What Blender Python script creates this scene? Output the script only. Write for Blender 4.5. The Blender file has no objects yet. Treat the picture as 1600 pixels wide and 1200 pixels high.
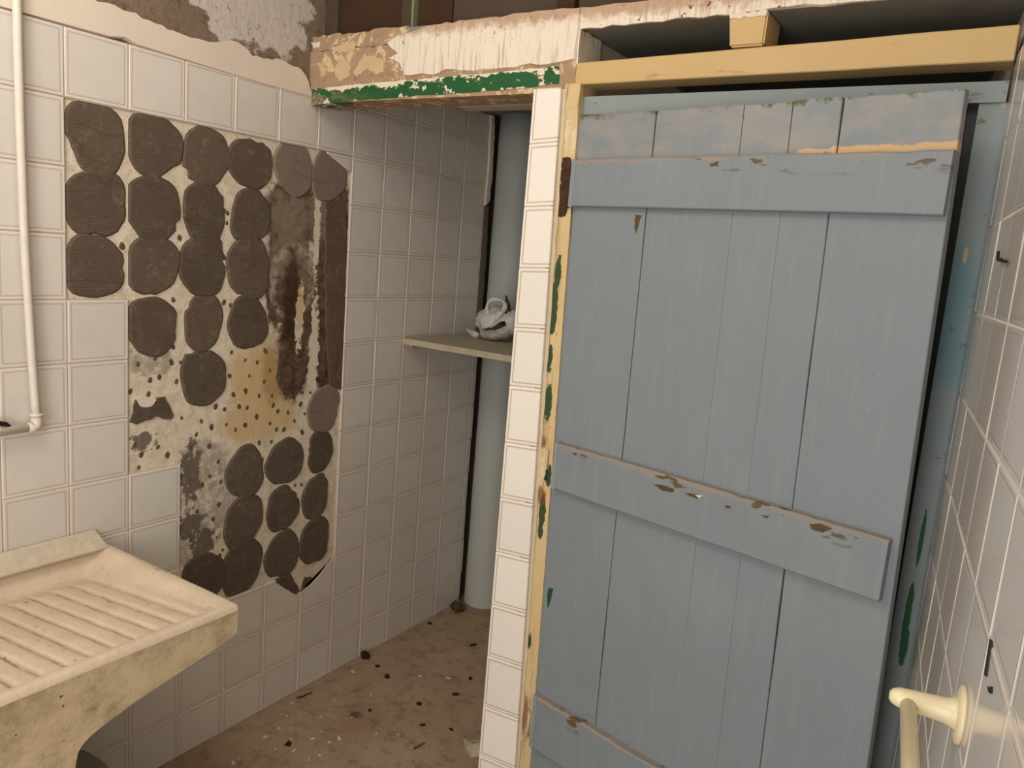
import bpy, bmesh, math, random
from mathutils import Matrix, Vector, noise as mnoise
random.seed(7)
C = bpy.context.scene.collection
PI = math.pi

# ------------------------------------------------------------------ camera, world, light, exposure
cam_data = bpy.data.cameras.new('camera')
cam = bpy.data.objects.new('camera', cam_data)
C.objects.link(cam)
RR = ((0.8376325333556064, 0.5401612984507639, 0.08122506214373632),
      (0.15745405684718436, -0.09637801142171395, -0.9828120364020577),
      (-0.5230487157489564, 0.836024551416034, -0.1657799456598613))
M = Matrix([[RR[0][i], -RR[1][i], -RR[2][i], (1.839748988951897, -0.9759230982638037, 1.5273098188519503)[i]] for i in range(3)] + [[0, 0, 0, 1]])
cam.matrix_world = M
cam_data.sensor_width = 36
cam_data.lens = 36 * 1221.756 / 1600
cam_data.clip_start = 0.02
bpy.context.scene.camera = cam
w = bpy.data.worlds.new('world')
bpy.context.scene.world = w
w.use_nodes = True
w.node_tree.nodes['Background'].inputs[0].default_value = (1, .95, .88, 1)
w.node_tree.nodes['Background'].inputs[1].default_value = 0.05
vs = bpy.context.scene.view_settings
vs.view_transform = 'Standard'
vs.look = 'None'
vs.gamma = 1
vs.use_curve_mapping = False
vs.exposure = -0.2
lamp_data = bpy.data.lights.new('ceiling_bulb', 'POINT')
lamp_data.energy = 43
lamp_data.color = (1.0, .925, .83)
lamp_data.shadow_soft_size = .3
lamp = bpy.data.objects.new('ceiling_bulb', lamp_data)
lamp.location = (.72, -.75, 2.5)
C.objects.link(lamp)
fill_data = bpy.data.lights.new('back_fill', 'AREA')      # soft fill added behind the camera, no doorway stands there
fill_data.energy = 42
fill_data.color = (1.0, .985, .95)
fill_data.shape = 'RECTANGLE'
fill_data.size = .9
fill_data.size_y = 1.9
fill_lamp = bpy.data.objects.new('back_fill', fill_data)
fill_lamp.location = (1.45, -2.3, 1.2)
fill_lamp.rotation_euler = (PI / 2, 0, 0)
C.objects.link(fill_lamp)

# ------------------------------------------------------------------ helpers
def link(o, parent=None):
    C.objects.link(o)
    if parent is not None:
        o.parent = parent
    return o

def obj(name, bm, mat, parent=None, smooth=False):
    me = bpy.data.meshes.new(name)
    bm.normal_update()
    bm.to_mesh(me)
    bm.free()
    me.materials.append(mat)
    if smooth:
        for p in me.polygons:
            p.use_smooth = True
    return link(bpy.data.objects.new(name, me), parent)

def empty(name, loc=(0, 0, 0), rz=0):
    o = bpy.data.objects.new(name, None)
    o.location = loc
    o.rotation_euler = (0, 0, rz)
    o.empty_display_size = .05
    return link(o)

def tag(o, label=None, cat=None, group=None, kind=None):
    if label: o['label'] = label
    if cat: o['category'] = cat
    if group: o['group'] = group
    if kind: o['kind'] = kind
    return o

def add_box(bm, x0, x1, y0, y1, z0, z1, bev=0):
    v = [bm.verts.new((x, y, z)) for x in (x0, x1) for y in (y0, y1) for z in (z0, z1)]
    f = [(0, 1, 3, 2), (4, 6, 7, 5), (0, 4, 5, 1), (2, 3, 7, 6), (0, 2, 6, 4), (1, 5, 7, 3)]
    fs = [bm.faces.new([v[i] for i in q]) for q in f]
    if bev:
        es = list({e for q in fs for e in q.edges})
        bmesh.ops.bevel(bm, geom=es, offset=bev, segments=2, affect='EDGES', profile=.6)
    return v

def box_bm(*a, **k):
    bm = bmesh.new()
    add_box(bm, *a, **k)
    return bm

def hexa(bm, lo, hi):
    """box from two quads (lists of four points) joined corner to corner"""
    a = [bm.verts.new(p) for p in lo]
    b = [bm.verts.new(p) for p in hi]
    bm.faces.new(a[::-1]); bm.faces.new(b)
    for i in range(4):
        j = (i + 1) % 4
        bm.faces.new((a[i], a[j], b[j], b[i]))
    bmesh.ops.recalc_face_normals(bm, faces=bm.faces[:])

def slab_poly(bm, pts, fn, lo, hi, inset=0.0):
    """thick flat piece: outline pts (a,b) mapped by fn(a,b,height) from lo to hi, top outline drawn in by inset"""
    n = len(pts)
    ca = sum(p[0] for p in pts) / n
    cb = sum(p[1] for p in pts) / n
    A = [bm.verts.new(fn(a, b, lo)) for a, b in pts]
    T = []
    for a, b in pts:
        d = math.hypot(a - ca, b - cb) or 1
        k = max(0, 1 - inset / d)
        T.append(bm.verts.new(fn(ca + (a - ca) * k, cb + (b - cb) * k, hi)))
    f = [bm.faces.new(T), bm.faces.new(A[::-1])]
    for i in range(n):
        j = (i + 1) % n
        f.append(bm.faces.new((A[i], A[j], T[j], T[i])))
    bmesh.ops.recalc_face_normals(bm, faces=f)

def lathe(bm, prof, n=32, cx=0, cy=0):
    rings = []
    for r, z in prof:
        rings.append([bm.verts.new((cx + r * math.cos(2 * PI * i / n), cy + r * math.sin(2 * PI * i / n), z)) for i in range(n)])
    for a, b in zip(rings, rings[1:]):
        for i in range(n):
            j = (i + 1) % n
            bm.faces.new((a[i], a[j], b[j], b[i]))
    bm.faces.new(rings[0][::-1])
    bm.faces.new(rings[-1])
    bmesh.ops.recalc_face_normals(bm, faces=bm.faces[:])

def tube(bm, pts, rad, n=12):
    pts = [Vector(p) for p in pts]
    rads = rad if isinstance(rad, (list, tuple)) else [rad] * len(pts)
    rings = []
    up = Vector((.31, .17, .93))
    for i, p in enumerate(pts):
        t = (pts[min(i + 1, len(pts) - 1)] - pts[max(i - 1, 0)]).normalized()
        s = t.cross(up)
        if s.length < .1:
            s = t.cross(Vector((1, 0, 0)))
        s.normalize()
        q = s.cross(t).normalized()
        up = q
        rings.append([bm.verts.new(p + rads[i] * (s * math.cos(2 * PI * k / n) + q * math.sin(2 * PI * k / n))) for k in range(n)])
    for a, b in zip(rings, rings[1:]):
        for i in range(n):
            j = (i + 1) % n
            bm.faces.new((a[i], a[j], b[j], b[i]))
    bm.faces.new(rings[0][::-1]); bm.faces.new(rings[-1])
    bmesh.ops.recalc_face_normals(bm, faces=bm.faces[:])

def ragged(pts, step=.02, amp=.006, seed=0, closed=True):
    """subdivide an outline and jitter it so that its edge looks broken"""
    r = random.Random(seed)
    out = []
    n = len(pts)
    for i in range(n if closed else n - 1):
        a, b = pts[i], pts[(i + 1) % n]
        L = math.hypot(b[0] - a[0], b[1] - a[1])
        k = max(1, int(L / step))
        for q in range(k):
            t = q / k
            j = 0 if q == 0 else 1
            out.append((a[0] + (b[0] - a[0]) * t + j * r.uniform(-amp, amp), a[1] + (b[1] - a[1]) * t + j * r.uniform(-amp, amp)))
    if not closed:
        out.append(pts[-1])
    return out

# ------------------------------------------------------------------ materials
class NT:
    def __init__(self, name, rough=.7, spec=.3):
        self.m = bpy.data.materials.new(name)
        self.m.use_nodes = True
        self.t = self.m.node_tree
        self.b = self.t.nodes['Principled BSDF']
        self.b.inputs['Roughness'].default_value = rough
        self.b.inputs['Specular IOR Level'].default_value = spec
        self.tc = self.t.nodes.new('ShaderNodeTexCoord')
        self.obj = self.tc.outputs['Object']
    def put(self, sock, v):
        if hasattr(v, 'links') or hasattr(v, 'is_output'):
            self.t.links.new(v, sock)
        else:
            sock.default_value = v
    def node(self, kind, **k):
        n = self.t.nodes.new(kind)
        for a, b in k.items():
            setattr(n, a, b)
        return n
    def mapping(self, vec, scale=(1, 1, 1), loc=(0, 0, 0)):
        n = self.node('ShaderNodeMapping')
        self.put(n.inputs['Vector'], vec)
        n.inputs['Scale'].default_value = scale
        n.inputs['Location'].default_value = loc
        return n.outputs[0]
    def noise(self, scale=5, detail=4, rough=.55, vec=None, dist=0):
        n = self.node('ShaderNodeTexNoise')
        self.put(n.inputs['Vector'], self.obj if vec is None else vec)
        n.inputs['Scale'].default_value = scale
        n.inputs['Detail'].default_value = detail
        n.inputs['Roughness'].default_value = rough
        n.inputs['Distortion'].default_value = dist
        return n.outputs['Fac']
    def math(self, op, a, b=0.0, c=None):
        n = self.node('ShaderNodeMath', operation=op)
        self.put(n.inputs[0], a)
        self.put(n.inputs[1], b)
        if c is not None:
            self.put(n.inputs[2], c)
        return n.outputs[0]
    def step(self, v, a, b):
        n = self.node('ShaderNodeMapRange')
        n.interpolation_type = 'SMOOTHSTEP'
        self.put(n.inputs['Value'], v)
        n.inputs['From Min'].default_value = a
        n.inputs['From Max'].default_value = b
        return n.outputs[0]
    def mix(self, f, a, b):
        n = self.node('ShaderNodeMix', data_type='RGBA')
        self.put(n.inputs['Factor'], f)
        for s, v in ((n.inputs['A'], a), (n.inputs['B'], b)):
            self.put(s, v if hasattr(v, 'links') else rgb(v))
        return n.outputs['Result']
    def sep(self, vec=None):
        n = self.node('ShaderNodeSeparateXYZ')
        self.put(n.inputs[0], self.obj if vec is None else vec)
        return n.outputs
    def blobs(self, ells, axes=(1, 2), amp=.5, scale=30, soft=.15, detail=5):
        """1 inside any of the ellipses (a, b, ra, rb), their edges broken up by noise"""
        s = self.sep()
        A, B = s[axes[0]], s[axes[1]]
        best = None
        for a, b, ra, rb in ells:
            u = self.math('MULTIPLY', self.math('SUBTRACT', A, a), 1 / ra)
            v = self.math('MULTIPLY', self.math('SUBTRACT', B, b), 1 / rb)
            d = self.math('SQRT', self.math('ADD', self.math('MULTIPLY', u, u), self.math('MULTIPLY', v, v)))
            best = d if best is None else self.math('MINIMUM', best, d)
        nz = self.math('MULTIPLY', self.math('SUBTRACT', self.noise(scale, detail, .65), .5), 2 * amp)
        return self.math('SUBTRACT', 1.0, self.step(self.math('ADD', best, nz), 1 - soft, 1 + soft))
    def color(self, c):
        self.put(self.b.inputs['Base Color'], c if hasattr(c, 'links') else rgb(c))
    def bump(self, h, strength=.3, dist=.003):
        n = self.node('ShaderNodeBump')
        n.inputs['Strength'].default_value = strength
        n.inputs['Distance'].default_value = dist
        self.put(n.inputs['Height'], h)
        self.t.links.new(n.outputs[0], self.b.inputs['Normal'])
    def rough(self, r):
        self.put(self.b.inputs['Roughness'], r)

def rgb(c):
    """sRGB 0..255 to linear"""
    return tuple(((v / 255) / 12.92 if v / 255 <= .04045 else ((v / 255 + .055) / 1.055) ** 2.4) for v in c[:3]) + (1,)

def tile_material(name, lo, hi, line, rough=.22, spec=.5, width=1.0):
    t = NT(name, rough, spec)
    s = t.sep(t.tc.outputs['UV'])
    du = t.math('MINIMUM', s[0], t.math('SUBTRACT', 1.0, s[0]))
    dv = t.math('MINIMUM', s[1], t.math('SUBTRACT', 1.0, s[1]))
    d = t.math('MINIMUM', du, dv)
    band = t.math('MULTIPLY', t.step(d, .044, .058), t.math('SUBTRACT', 1.0, t.step(d, .066, .084)))
    inner = t.step(d, .065, .085)
    info = t.node('ShaderNodeObjectInfo')
    base = t.mix(inner, lo, hi)
    base = t.mix(t.math('MULTIPLY', band, .52 * width), base, line)
    dirt = t.math('MULTIPLY', t.step(t.noise(9, 5, .6), .50, .85), .16)
    base = t.mix(dirt, base, (150, 128, 108))
    h = t.node('ShaderNodeHueSaturation')
    t.put(h.inputs['Value'], t.math('ADD', .965, t.math('MULTIPLY', info.outputs['Random'], .07)))
    t.t.links.new(base, h.inputs['Color'])
    t.color(h.outputs[0])
    t.bump(t.math('ADD', t.math('MULTIPLY', band, -1.0), t.math('MULTIPLY', t.noise(14, 2), .8)), .25, .0012)
    return t.m

TILE = tile_material('glazed_white_tile', (222, 213, 204), (214, 210, 202), (166, 151, 142))
TILE_R = tile_material('glazed_white_tile_right', (214, 207, 200), (206, 201, 194), (160, 146, 142), rough=.14, spec=.6, width=.45)
TILE_C = tile_material('glazed_tile_column', (240, 233, 222), (236, 231, 222), (150, 128, 112), width=1.1)

def grout_mat():
    t = NT('grout', .9, .1)
    t.color(t.mix(t.noise(25, 4), (190, 177, 166), (210, 199, 188)))
    return t.m
GROUT = grout_mat()

def cement_wall():
    t = NT('brown_cement_with_old_limewash', .92, .1)
    c = t.mix(t.noise(9, 6, .65), (112, 96, 82), (146, 128, 112))
    c = t.mix(t.step(t.noise(60, 4, .7), .52, .7), c, (98, 84, 72))
    white = t.blobs([(0.5549,2.0933,0.1308,0.0789), (0.5003,2.1189,0.1043,0.0448), (0.6310,2.1651,0.0917,0.0501), (0.4006,2.0667,0.0387,0.0621), (0.3714,2.0892,0.0566,0.0214)], amp=1.0, scale=17, soft=.12, detail=8)
    white = t.math('MULTIPLY', white, t.step(t.noise(60, 6, .7), .28, .46))
    c = t.mix(white, c, (200, 192, 184))
    t.color(c)
    t.bump(t.noise(45, 6, .7), .7, .006)
    return t.m
CEMENT = cement_wall()

def bare_plaster():
    t = NT('bare_wall_behind_lost_tiles', .93, .1)
    c = t.mix(t.step(t.noise(38, 6, .7), .38, .72), (228, 217, 197), (202, 189, 168))
    c = t.mix(t.math('MULTIPLY', t.step(t.noise(120, 3, .7), .58, .76), .6), c, (140, 124, 106))
    grey = t.blobs([(0.3982,0.7623,0.0898,0.1440), (0.3377,0.6443,0.0617,0.0765), (0.3749,0.8803,0.0833,0.0561), (0.2173,1.1827,0.0626,0.0501)], amp=.7, scale=22)
    c = t.mix(t.math('MULTIPLY', t.math('MULTIPLY', grey, t.step(t.noise(45, 6, .7), .3, .6)), .85), c, (158, 150, 138))
    spot = t.blobs([(0.3346,0.8510,0.0323,0.0739), (0.3369,0.7014,0.0409,0.0379), (0.3795,0.6325,0.0383,0.0506), (0.1915,0.9658,0.0356,0.0240)], amp=2.0, scale=44, detail=9)
    c = t.mix(t.math('MULTIPLY', spot, .85), c, (92, 82, 72))
    och = t.blobs([(0.5562,1.1016,0.0986,0.1004), (0.6199,0.9966,0.0941,0.0903), (0.5373,0.9682,0.1052,0.0587)], amp=.55, scale=18, soft=.35)
    c = t.mix(t.math('MULTIPLY', och, .8), c, (206, 178, 126))
    ochd = t.blobs([(0.6202,1.1154,0.0491,0.0985)], amp=.7, scale=24, soft=.4)
    c = t.mix(t.math('MULTIPLY', ochd, .6), c, (160, 126, 76))
    brown = t.blobs([(0.6580,1.5561,0.0880,0.1305), (0.7061,1.3276,0.0977,0.1769), (0.6939,1.1495,0.0670,0.1408), (0.8345,1.4286,0.0780,0.3440), (0.8373,1.1395,0.0739,0.1269), (0.6288,1.3853,0.0533,0.1517), (0.6318,1.6004,0.0621,0.0825), (0.7702,1.6031,0.1055,0.1155), (0.7853,1.3270,0.1086,0.1212)], amp=.6, scale=26, soft=.14, detail=8)
    deep = t.mix(t.step(t.noise(34, 7, .72, dist=.6), .3, .7), (66, 50, 38), (116, 98, 82))
    c = t.mix(brown, c, deep)
    veil = t.blobs([(0.6572,1.5747,0.0829,0.0929), (0.6630,1.4431,0.0841,0.0761), (0.7835,1.6043,0.0798,0.0774)], amp=1.6, scale=30, soft=.5, detail=8)
    c = t.mix(t.math('MULTIPLY', veil, .5), c, (162, 148, 132))
    arc = t.math('MULTIPLY', t.blobs([(0.6780,1.3860,0.0903,0.1157)], amp=.2, scale=20, soft=.08), t.math('SUBTRACT', 1.0, t.blobs([(0.6786,1.3744,0.0628,0.0966)], amp=.25, scale=20, soft=.12)))
    arc = t.math('MULTIPLY', arc, t.step(t.noise(70, 5, .7), .40, .56))
    c = t.mix(t.math('MULTIPLY', arc, .8), c, (178, 166, 150))
    dark = t.blobs([(0.6756,1.3279,0.0327,0.1459)], amp=.8, scale=24, soft=.3)
    c = t.mix(t.math('MULTIPLY', dark, .85), c, (66, 48, 32))
    white = t.blobs([(0.7671,1.5641,0.0132,0.1452), (0.7734,1.1439,0.0191,0.1862), (0.7722,0.9563,0.0248,0.0851), (0.7089,1.2684,0.0155,0.0953), (0.8702,1.3056,0.0230,0.0250), (0.7593,1.6598,0.0104,0.0380)], amp=1.5, scale=48, soft=.12, detail=9)
    c = t.mix(white, c, (222, 210, 190))
    c = t.mix(t.math('MULTIPLY', t.blobs([(0.7096,1.3079,0.0129,0.0671)], amp=2.0, scale=60, soft=.25, detail=8), .7), c, (206, 176, 128))
    t.color(c)
    t.bump(t.noise(70, 6, .75), .8, .004)
    return t.m
BARE = bare_plaster()

def mortar(name, a, b, ridge=1.0):
    t = NT(name, .85, .25)
    c = t.mix(t.noise(14, 5, .6), a, b)
    c = t.mix(t.math('MULTIPLY', t.step(t.noise(26, 6, .7, dist=1.5), .52, .74), .45), c, (150, 138, 124))
    c = t.mix(t.math('MULTIPLY', t.step(t.noise(11, 6, .7, vec=t.mapping(t.obj, (1, .5, 1.6)), dist=2.0), .56, .66), .3), c, (58, 48, 38))
    info = t.node('ShaderNodeObjectInfo')
    h = t.node('ShaderNodeHueSaturation')
    t.put(h.inputs['Value'], t.math('ADD', .88, t.math('MULTIPLY', info.outputs['Random'], .26)))
    t.t.links.new(c, h.inputs['Color'])
    t.color(h.outputs[0])
    wv = t.node('ShaderNodeTexWave', wave_type='BANDS', bands_direction='Z')
    t.put(wv.inputs['Vector'], t.obj)
    wv.inputs['Scale'].default_value = 62
    wv.inputs['Distortion'].default_value = .6
    hgt = t.math('ADD', t.math('MULTIPLY', wv.outputs['Fac'], ridge), t.math('MULTIPLY', t.noise(40, 4), 1.4))
    t.bump(hgt, .5, .0022)
    return t.m
MORTAR = mortar('combed_tile_mortar', (86, 74, 62), (106, 93, 80))
MORTAR_PALE = mortar('pale_tile_mortar', (116, 104, 92), (132, 119, 106), .2)
MORTAR_SPECK = mortar('mortar_specks', (78, 66, 54), (98, 84, 70), 0)

SMEAR = mortar('brown_mortar_smear', (84, 66, 52), (116, 98, 82), 0)

def plaster(name, a, b, sc=12, bump=.35):
    t = NT(name, .88, .15)
    t.color(t.mix(t.noise(sc, 6, .6), a, b))
    t.bump(t.noise(sc * 3, 5, .6), bump, .003)
    return t.m
WHITE = plaster('smooth_white_plaster', (228, 216, 202), (214, 200, 186), 6)
ROOM = plaster('room_plaster', (205, 198, 188), (192, 184, 172), 4)
DIRT_AND_SHADE = plaster('niche_back_plaster', (106, 94, 80), (136, 124, 108), 14)  # dirt brown that also stands in for shade at the back of the niche
WC_BLUE = plaster('wc_blue_grey_plaster', (104, 114, 118), (120, 126, 126), 8)
SOFFIT = plaster('grey_soffit', (150, 148, 140), (120, 118, 110), 10)
PIPE = plaster('grey_blue_drain_paint', (148, 158, 160), (158, 164, 162), 18, .12)
CREAM = plaster('cream_filler', (214, 200, 172), (190, 172, 142), 30)

PATCH = plaster('lintel_plaster_remnant', (212, 188, 152), (190, 162, 128), 34)

def pipe_mat():
    t = NT('grey_blue_drain_paint_specked', .55, .35)
    c = t.mix(t.noise(7, 4), (160, 166, 166), (174, 178, 174))
    z = t.sep()[2]
    c = t.mix(t.math('MULTIPLY', t.math('SUBTRACT', 1.0, t.step(z, .1, 1.1)), .75), c, (178, 178, 170))
    c = t.mix(t.math('MULTIPLY', t.step(t.noise(55, 4, .7, vec=t.mapping(t.obj, (1, 1, .5))), .66, .72), .6), c, (98, 96, 92))
    t.color(c)
    t.bump(t.noise(30, 3), .15, .002)
    return t.m
PIPE = pipe_mat()

def floor_mat():
    t = NT('dirty_terrazzo_floor', .8, .2)
    c = t.mix(t.noise(5, 6, .65), (188, 165, 141), (148, 126, 104))
    c = t.mix(t.math('MULTIPLY', t.step(t.noise(16, 7, .75), .47, .70), .6), c, (98, 80, 62))
    c = t.mix(t.math('MULTIPLY', t.step(t.noise(70, 5, .75), .56, .72), .45), c, (84, 68, 52))
    c = t.mix(t.math('MULTIPLY', t.step(t.noise(48, 5, .7, dist=.5), .60, .70), .4), c, (194, 174, 150))
    v = t.node('ShaderNodeTexVoronoi')
    t.put(v.inputs['Vector'], t.obj)
    v.inputs['Scale'].default_value = 95
    chip = t.math('SUBTRACT', 1.0, t.step(t.math('ADD', v.outputs['Distance'], t.math('MULTIPLY', t.noise(150, 3), .3)), .28, .36))
    chip = t.math('MULTIPLY', chip, t.step(t.noise(33, 3), .50, .62))
    c = t.mix(t.math('MULTIPLY', chip, .5), c, (196, 178, 156))
    rust = t.blobs([(0.2723,0.7649)+(.07,.10)], axes=(0, 1), amp=.8, scale=18, soft=.5)
    c = t.mix(t.math('MULTIPLY', rust, .25), c, (128, 78, 46))
    dk = t.blobs([(0.2465,0.7799)+(.02,.018)], axes=(0, 1), amp=.9, scale=40, soft=.5)
    c = t.mix(t.math('MULTIPLY', dk, .7), c, (66, 56, 44))
    t.color(c)
    t.bump(t.noise(50, 6, .7), .4, .004)
    return t.m
FLOOR = floor_mat()

def door_paint(name, top_wear=True, edge=None, seed=0):
    t = NT(name, .55, .35)
    o = t.mapping(t.obj, (1, 1, 1), (seed, 0, seed * .37))
    c = t.mix(t.noise(4, 5, .6, vec=o), (132, 142, 149), (122, 131, 137))
    g = t.noise(10, 5, .65, vec=t.mapping(o, (6, 1, .5)))
    c = t.mix(t.math('MULTIPLY', t.step(g, .45, .8), .24), c, (152, 161, 163))
    c = t.mix(t.math('MULTIPLY', t.step(t.noise(3.2, 6, .7, vec=o, dist=.6), .5, .75), .28), c, (150, 152, 146))
    sp = t.step(t.noise(48, 4, .7, vec=o), .68, .74)
    c = t.mix(t.math('MULTIPLY', sp, .55), c, (172, 176, 172))
    z = t.sep()[2]
    if top_wear:
        zone = t.math('MULTIPLY', t.step(z, 1.735, 1.775), t.step(t.noise(11, 5, .6, vec=t.mapping(o, (.8, 1, 1.9))), .32, .70))
        c = t.mix(t.math('MULTIPLY', zone, .55), c, (166, 155, 144))
        fl = t.math('MULTIPLY', t.step(z, 1.70, 1.86), t.step(t.noise(34, 6, .7, vec=t.mapping(o, (1, 1, 1))), .66, .70))
        c = t.mix(fl, c, (110, 100, 76))
        rag = t.math('ADD', z, t.math('MULTIPLY', t.math('SUBTRACT', t.noise(42, 5, .7, vec=t.mapping(o, (.7, 1, .7))), .5), .07))
        c = t.mix(t.step(rag, 1.850, 1.860), c, t.mix(t.step(t.noise(30, 3), .45, .55), (84, 96, 62), (128, 116, 98)))
        strip = t.blobs([(0.6392,1.7622)+(.09,.007), (0.5445,1.7613)+(.03,.005), (0.7671,1.7617)+(.05,.009)], axes=(0, 2), amp=1.2, scale=36, soft=.1)
        c = t.mix(strip, c, (196, 166, 122))
    if edge:
        # a batten: its weathered upper arris
        lo, hi = edge
        rag = t.math('ADD', z, t.math('MULTIPLY', t.math('SUBTRACT', t.noise(26, 5, .7, vec=t.mapping(o, (.35, 1, 1))), .5), .055))
        c = t.mix(t.math('MULTIPLY', t.step(rag, hi - .010, hi - .001), .70), c, (156, 140, 124))
        ch = t.math('MULTIPLY', t.step(t.noise(30, 4, .6, vec=t.mapping(o, (.45, 1, 1.5))), .61, .63), t.step(z, hi - .05, hi - .012))
        c = t.mix(ch, c, (98, 84, 58))
    t.color(c)
    t.bump(t.math('ADD', g, t.math('MULTIPLY', t.noise(60, 4), .5)), .25, .0025)
    return t.m
PLANK = door_paint('door_plank_paint')
BATTEN_T = door_paint('upper_batten_paint', False, (1.645, 1.755), 3.1)
BATTEN_M = door_paint('middle_batten_paint', False, (.955, 1.068), 5.7)
BATTEN_L = door_paint('lower_batten_paint', False, (.24, .388), 9.3)

def frame_paint():
    t = NT('peeling_cream_paint', .7, .25)
    c = t.mix(t.noise(9, 5, .6), (216, 194, 150), (200, 174, 128))
    st = t.noise(30, 6, .7, vec=t.mapping(t.obj, (1.6, 1, .22)))
    c = t.mix(t.math('MULTIPLY', t.step(st, .52, .64), .55), c, (164, 136, 98))
    lg = t.noise(26, 6, .7, vec=t.mapping(t.obj, (3.2, 1, .10)))
    c = t.mix(t.math('MULTIPLY', t.step(lg, .60, .64), .8), c, (112, 86, 58))
    ck = t.step(t.noise(46, 5, .7, vec=t.mapping(t.obj, (1.3, 1, .5))), .66, .69)
    c = t.mix(ck, c, (96, 76, 52))
    pl = t.step(t.noise(13, 6, .7, vec=t.mapping(t.obj, (1, 1, .4))), .58, .61)
    c = t.mix(t.math('MULTIPLY', pl, .7), c, (222, 208, 178))
    gr = t.blobs([(0.8888,1.4808,0.0090,0.0495), (0.8862,1.4019,0.0108,0.0783), (0.8847,1.2736,0.0110,0.0383), (0.8945,1.1609,0.0110,0.0453), (0.9066,0.8773,0.0093,0.0503), (0.9158,0.9733,0.0074,0.0297), (0.9062,0.8253,0.0075,0.0203), (0.9035,0.5219,0.0058,0.0211)], axes=(0, 2), amp=.85, scale=60, soft=.1)
    c = t.mix(gr, c, (58, 76, 48))
    ru = t.blobs([(0.9045,0.3089,0.0157,0.0544), (0.8986,0.9182,0.0131,0.0234), (0.8917,1.0607,0.0111,0.0131)], axes=(0, 2), amp=.8, scale=50, soft=.4)
    c = t.mix(t.math('MULTIPLY', ru, .8), c, (122, 66, 36))
    t.color(c)
    t.bump(st, .5, .004)
    return t.m
FRAME = frame_paint()

def beam_paint():
    t = NT('yellow_ochre_beam_paint', .6, .3)
    c = t.mix(t.noise(5, 4), (204, 177, 128), (194, 164, 114))
    st = t.noise(22, 6, .7, vec=t.mapping(t.obj, (.3, 1, 1.6)))
    c = t.mix(t.math('MULTIPLY', t.step(st, .60, .68), .6), c, (156, 118, 74))
    c = t.mix(t.step(t.noise(48, 5, .7), .70, .72), c, (92, 68, 42))
    t.color(c)
    t.bump(st, .4, .003)
    return t.m
BEAM = beam_paint()

def blue_wood(name='blue_grey_frame_paint', green=None):
    t = NT(name, .6, .3)
    c = t.mix(t.noise(9, 5, .6, vec=t.mapping(t.obj, (2, 2, .6))), (128, 141, 145), (144, 152, 152))
    if green:
        te = t.blobs([(1.7403,1.5045)+(.03,.10), (1.7517,1.3950)+(.03,.06)], axes=(0, 2), amp=.8, scale=25, soft=.5)
        c = t.mix(t.math('MULTIPLY', te, .6), c, (88, 138, 150))
        g = t.blobs(green, axes=(0, 2), amp=.5, scale=45, soft=.1)
        c = t.mix(g, c, (28, 84, 48))
        pch = t.blobs([(1.7645,1.8776)+(.006,.02), (1.7463,1.5894)+(.004,.015)], axes=(0, 2), amp=.5, scale=45, soft=.2)
        c = t.mix(pch, c, (196, 166, 130))
    c = t.mix(t.math('MULTIPLY', t.step(t.noise(40, 5, .7, vec=t.mapping(t.obj, (.5, 1, 1.2))), .62, .68), .7), c, (112, 92, 72))
    t.color(c)
    t.bump(t.noise(30, 4), .2, .002)
    return t.m
RAIL = blue_wood('blue_grey_rail_paint')
STILE = blue_wood('blue_grey_stile_paint', [(1.7557,0.8696)+(.006,.075), (1.7589,0.8007)+(.008,.04), (1.7566,1.0339)+(.004,.06)])
REBATE_SHADE = plaster('shaded_frame_rebate', (62, 66, 66), (78, 82, 82), 14)  # darker than the stile: shade of door edge and recess put into the paint

def lintel_mat():
    t = NT('crumbling_lintel_concrete', .92, .1)
    c = t.mix(t.noise(16, 6, .65), (152, 126, 102), (184, 156, 128))
    pat = t.step(t.noise(21, 5, .65, dist=.8), .54, .60)
    c = t.mix(pat, c, (214, 190, 152))
    c = t.mix(t.step(t.noise(36, 4, .6), .66, .70), c, (226, 210, 184))
    c = t.mix(t.math('MULTIPLY', t.step(t.noise(60, 5, .7), .58, .7), .7), c, (106, 84, 66))
    t.color(c)
    t.bump(t.noise(30, 6, .7), .8, .008)
    return t.m
LINTEL = lintel_mat()

def drip_white():
    t = NT('white_limewash_with_runs', .85, .15)
    z = t.sep()[2]
    st = t.noise(48, 5, .65, vec=t.mapping(t.obj, (2.0, 1, .12)))
    c = t.mix(t.noise(8, 4), (234, 225, 210), (224, 213, 195))
    c = t.mix(t.math('MULTIPLY', t.step(st, .52, .64), .6), c, (172, 148, 120))
    rag = t.math('ADD', z, t.math('MULTIPLY', t.math('SUBTRACT', t.noise(40, 6, .7), .5), .07))
    c = t.mix(t.math('MULTIPLY', t.step(rag, 2.062, 2.09), .75), c, (168, 132, 100))
    c = t.mix(t.math('MULTIPLY', t.step(t.noise(75, 4, .7), .62, .68), t.step(z, 2.03, 2.05)), c, (110, 82, 60))
    t.color(c)
    t.bump(t.math('ADD', st, t.math('MULTIPLY', t.noise(50, 5), .5)), .6, .006)
    return t.m
DRIP = drip_white()

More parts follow.
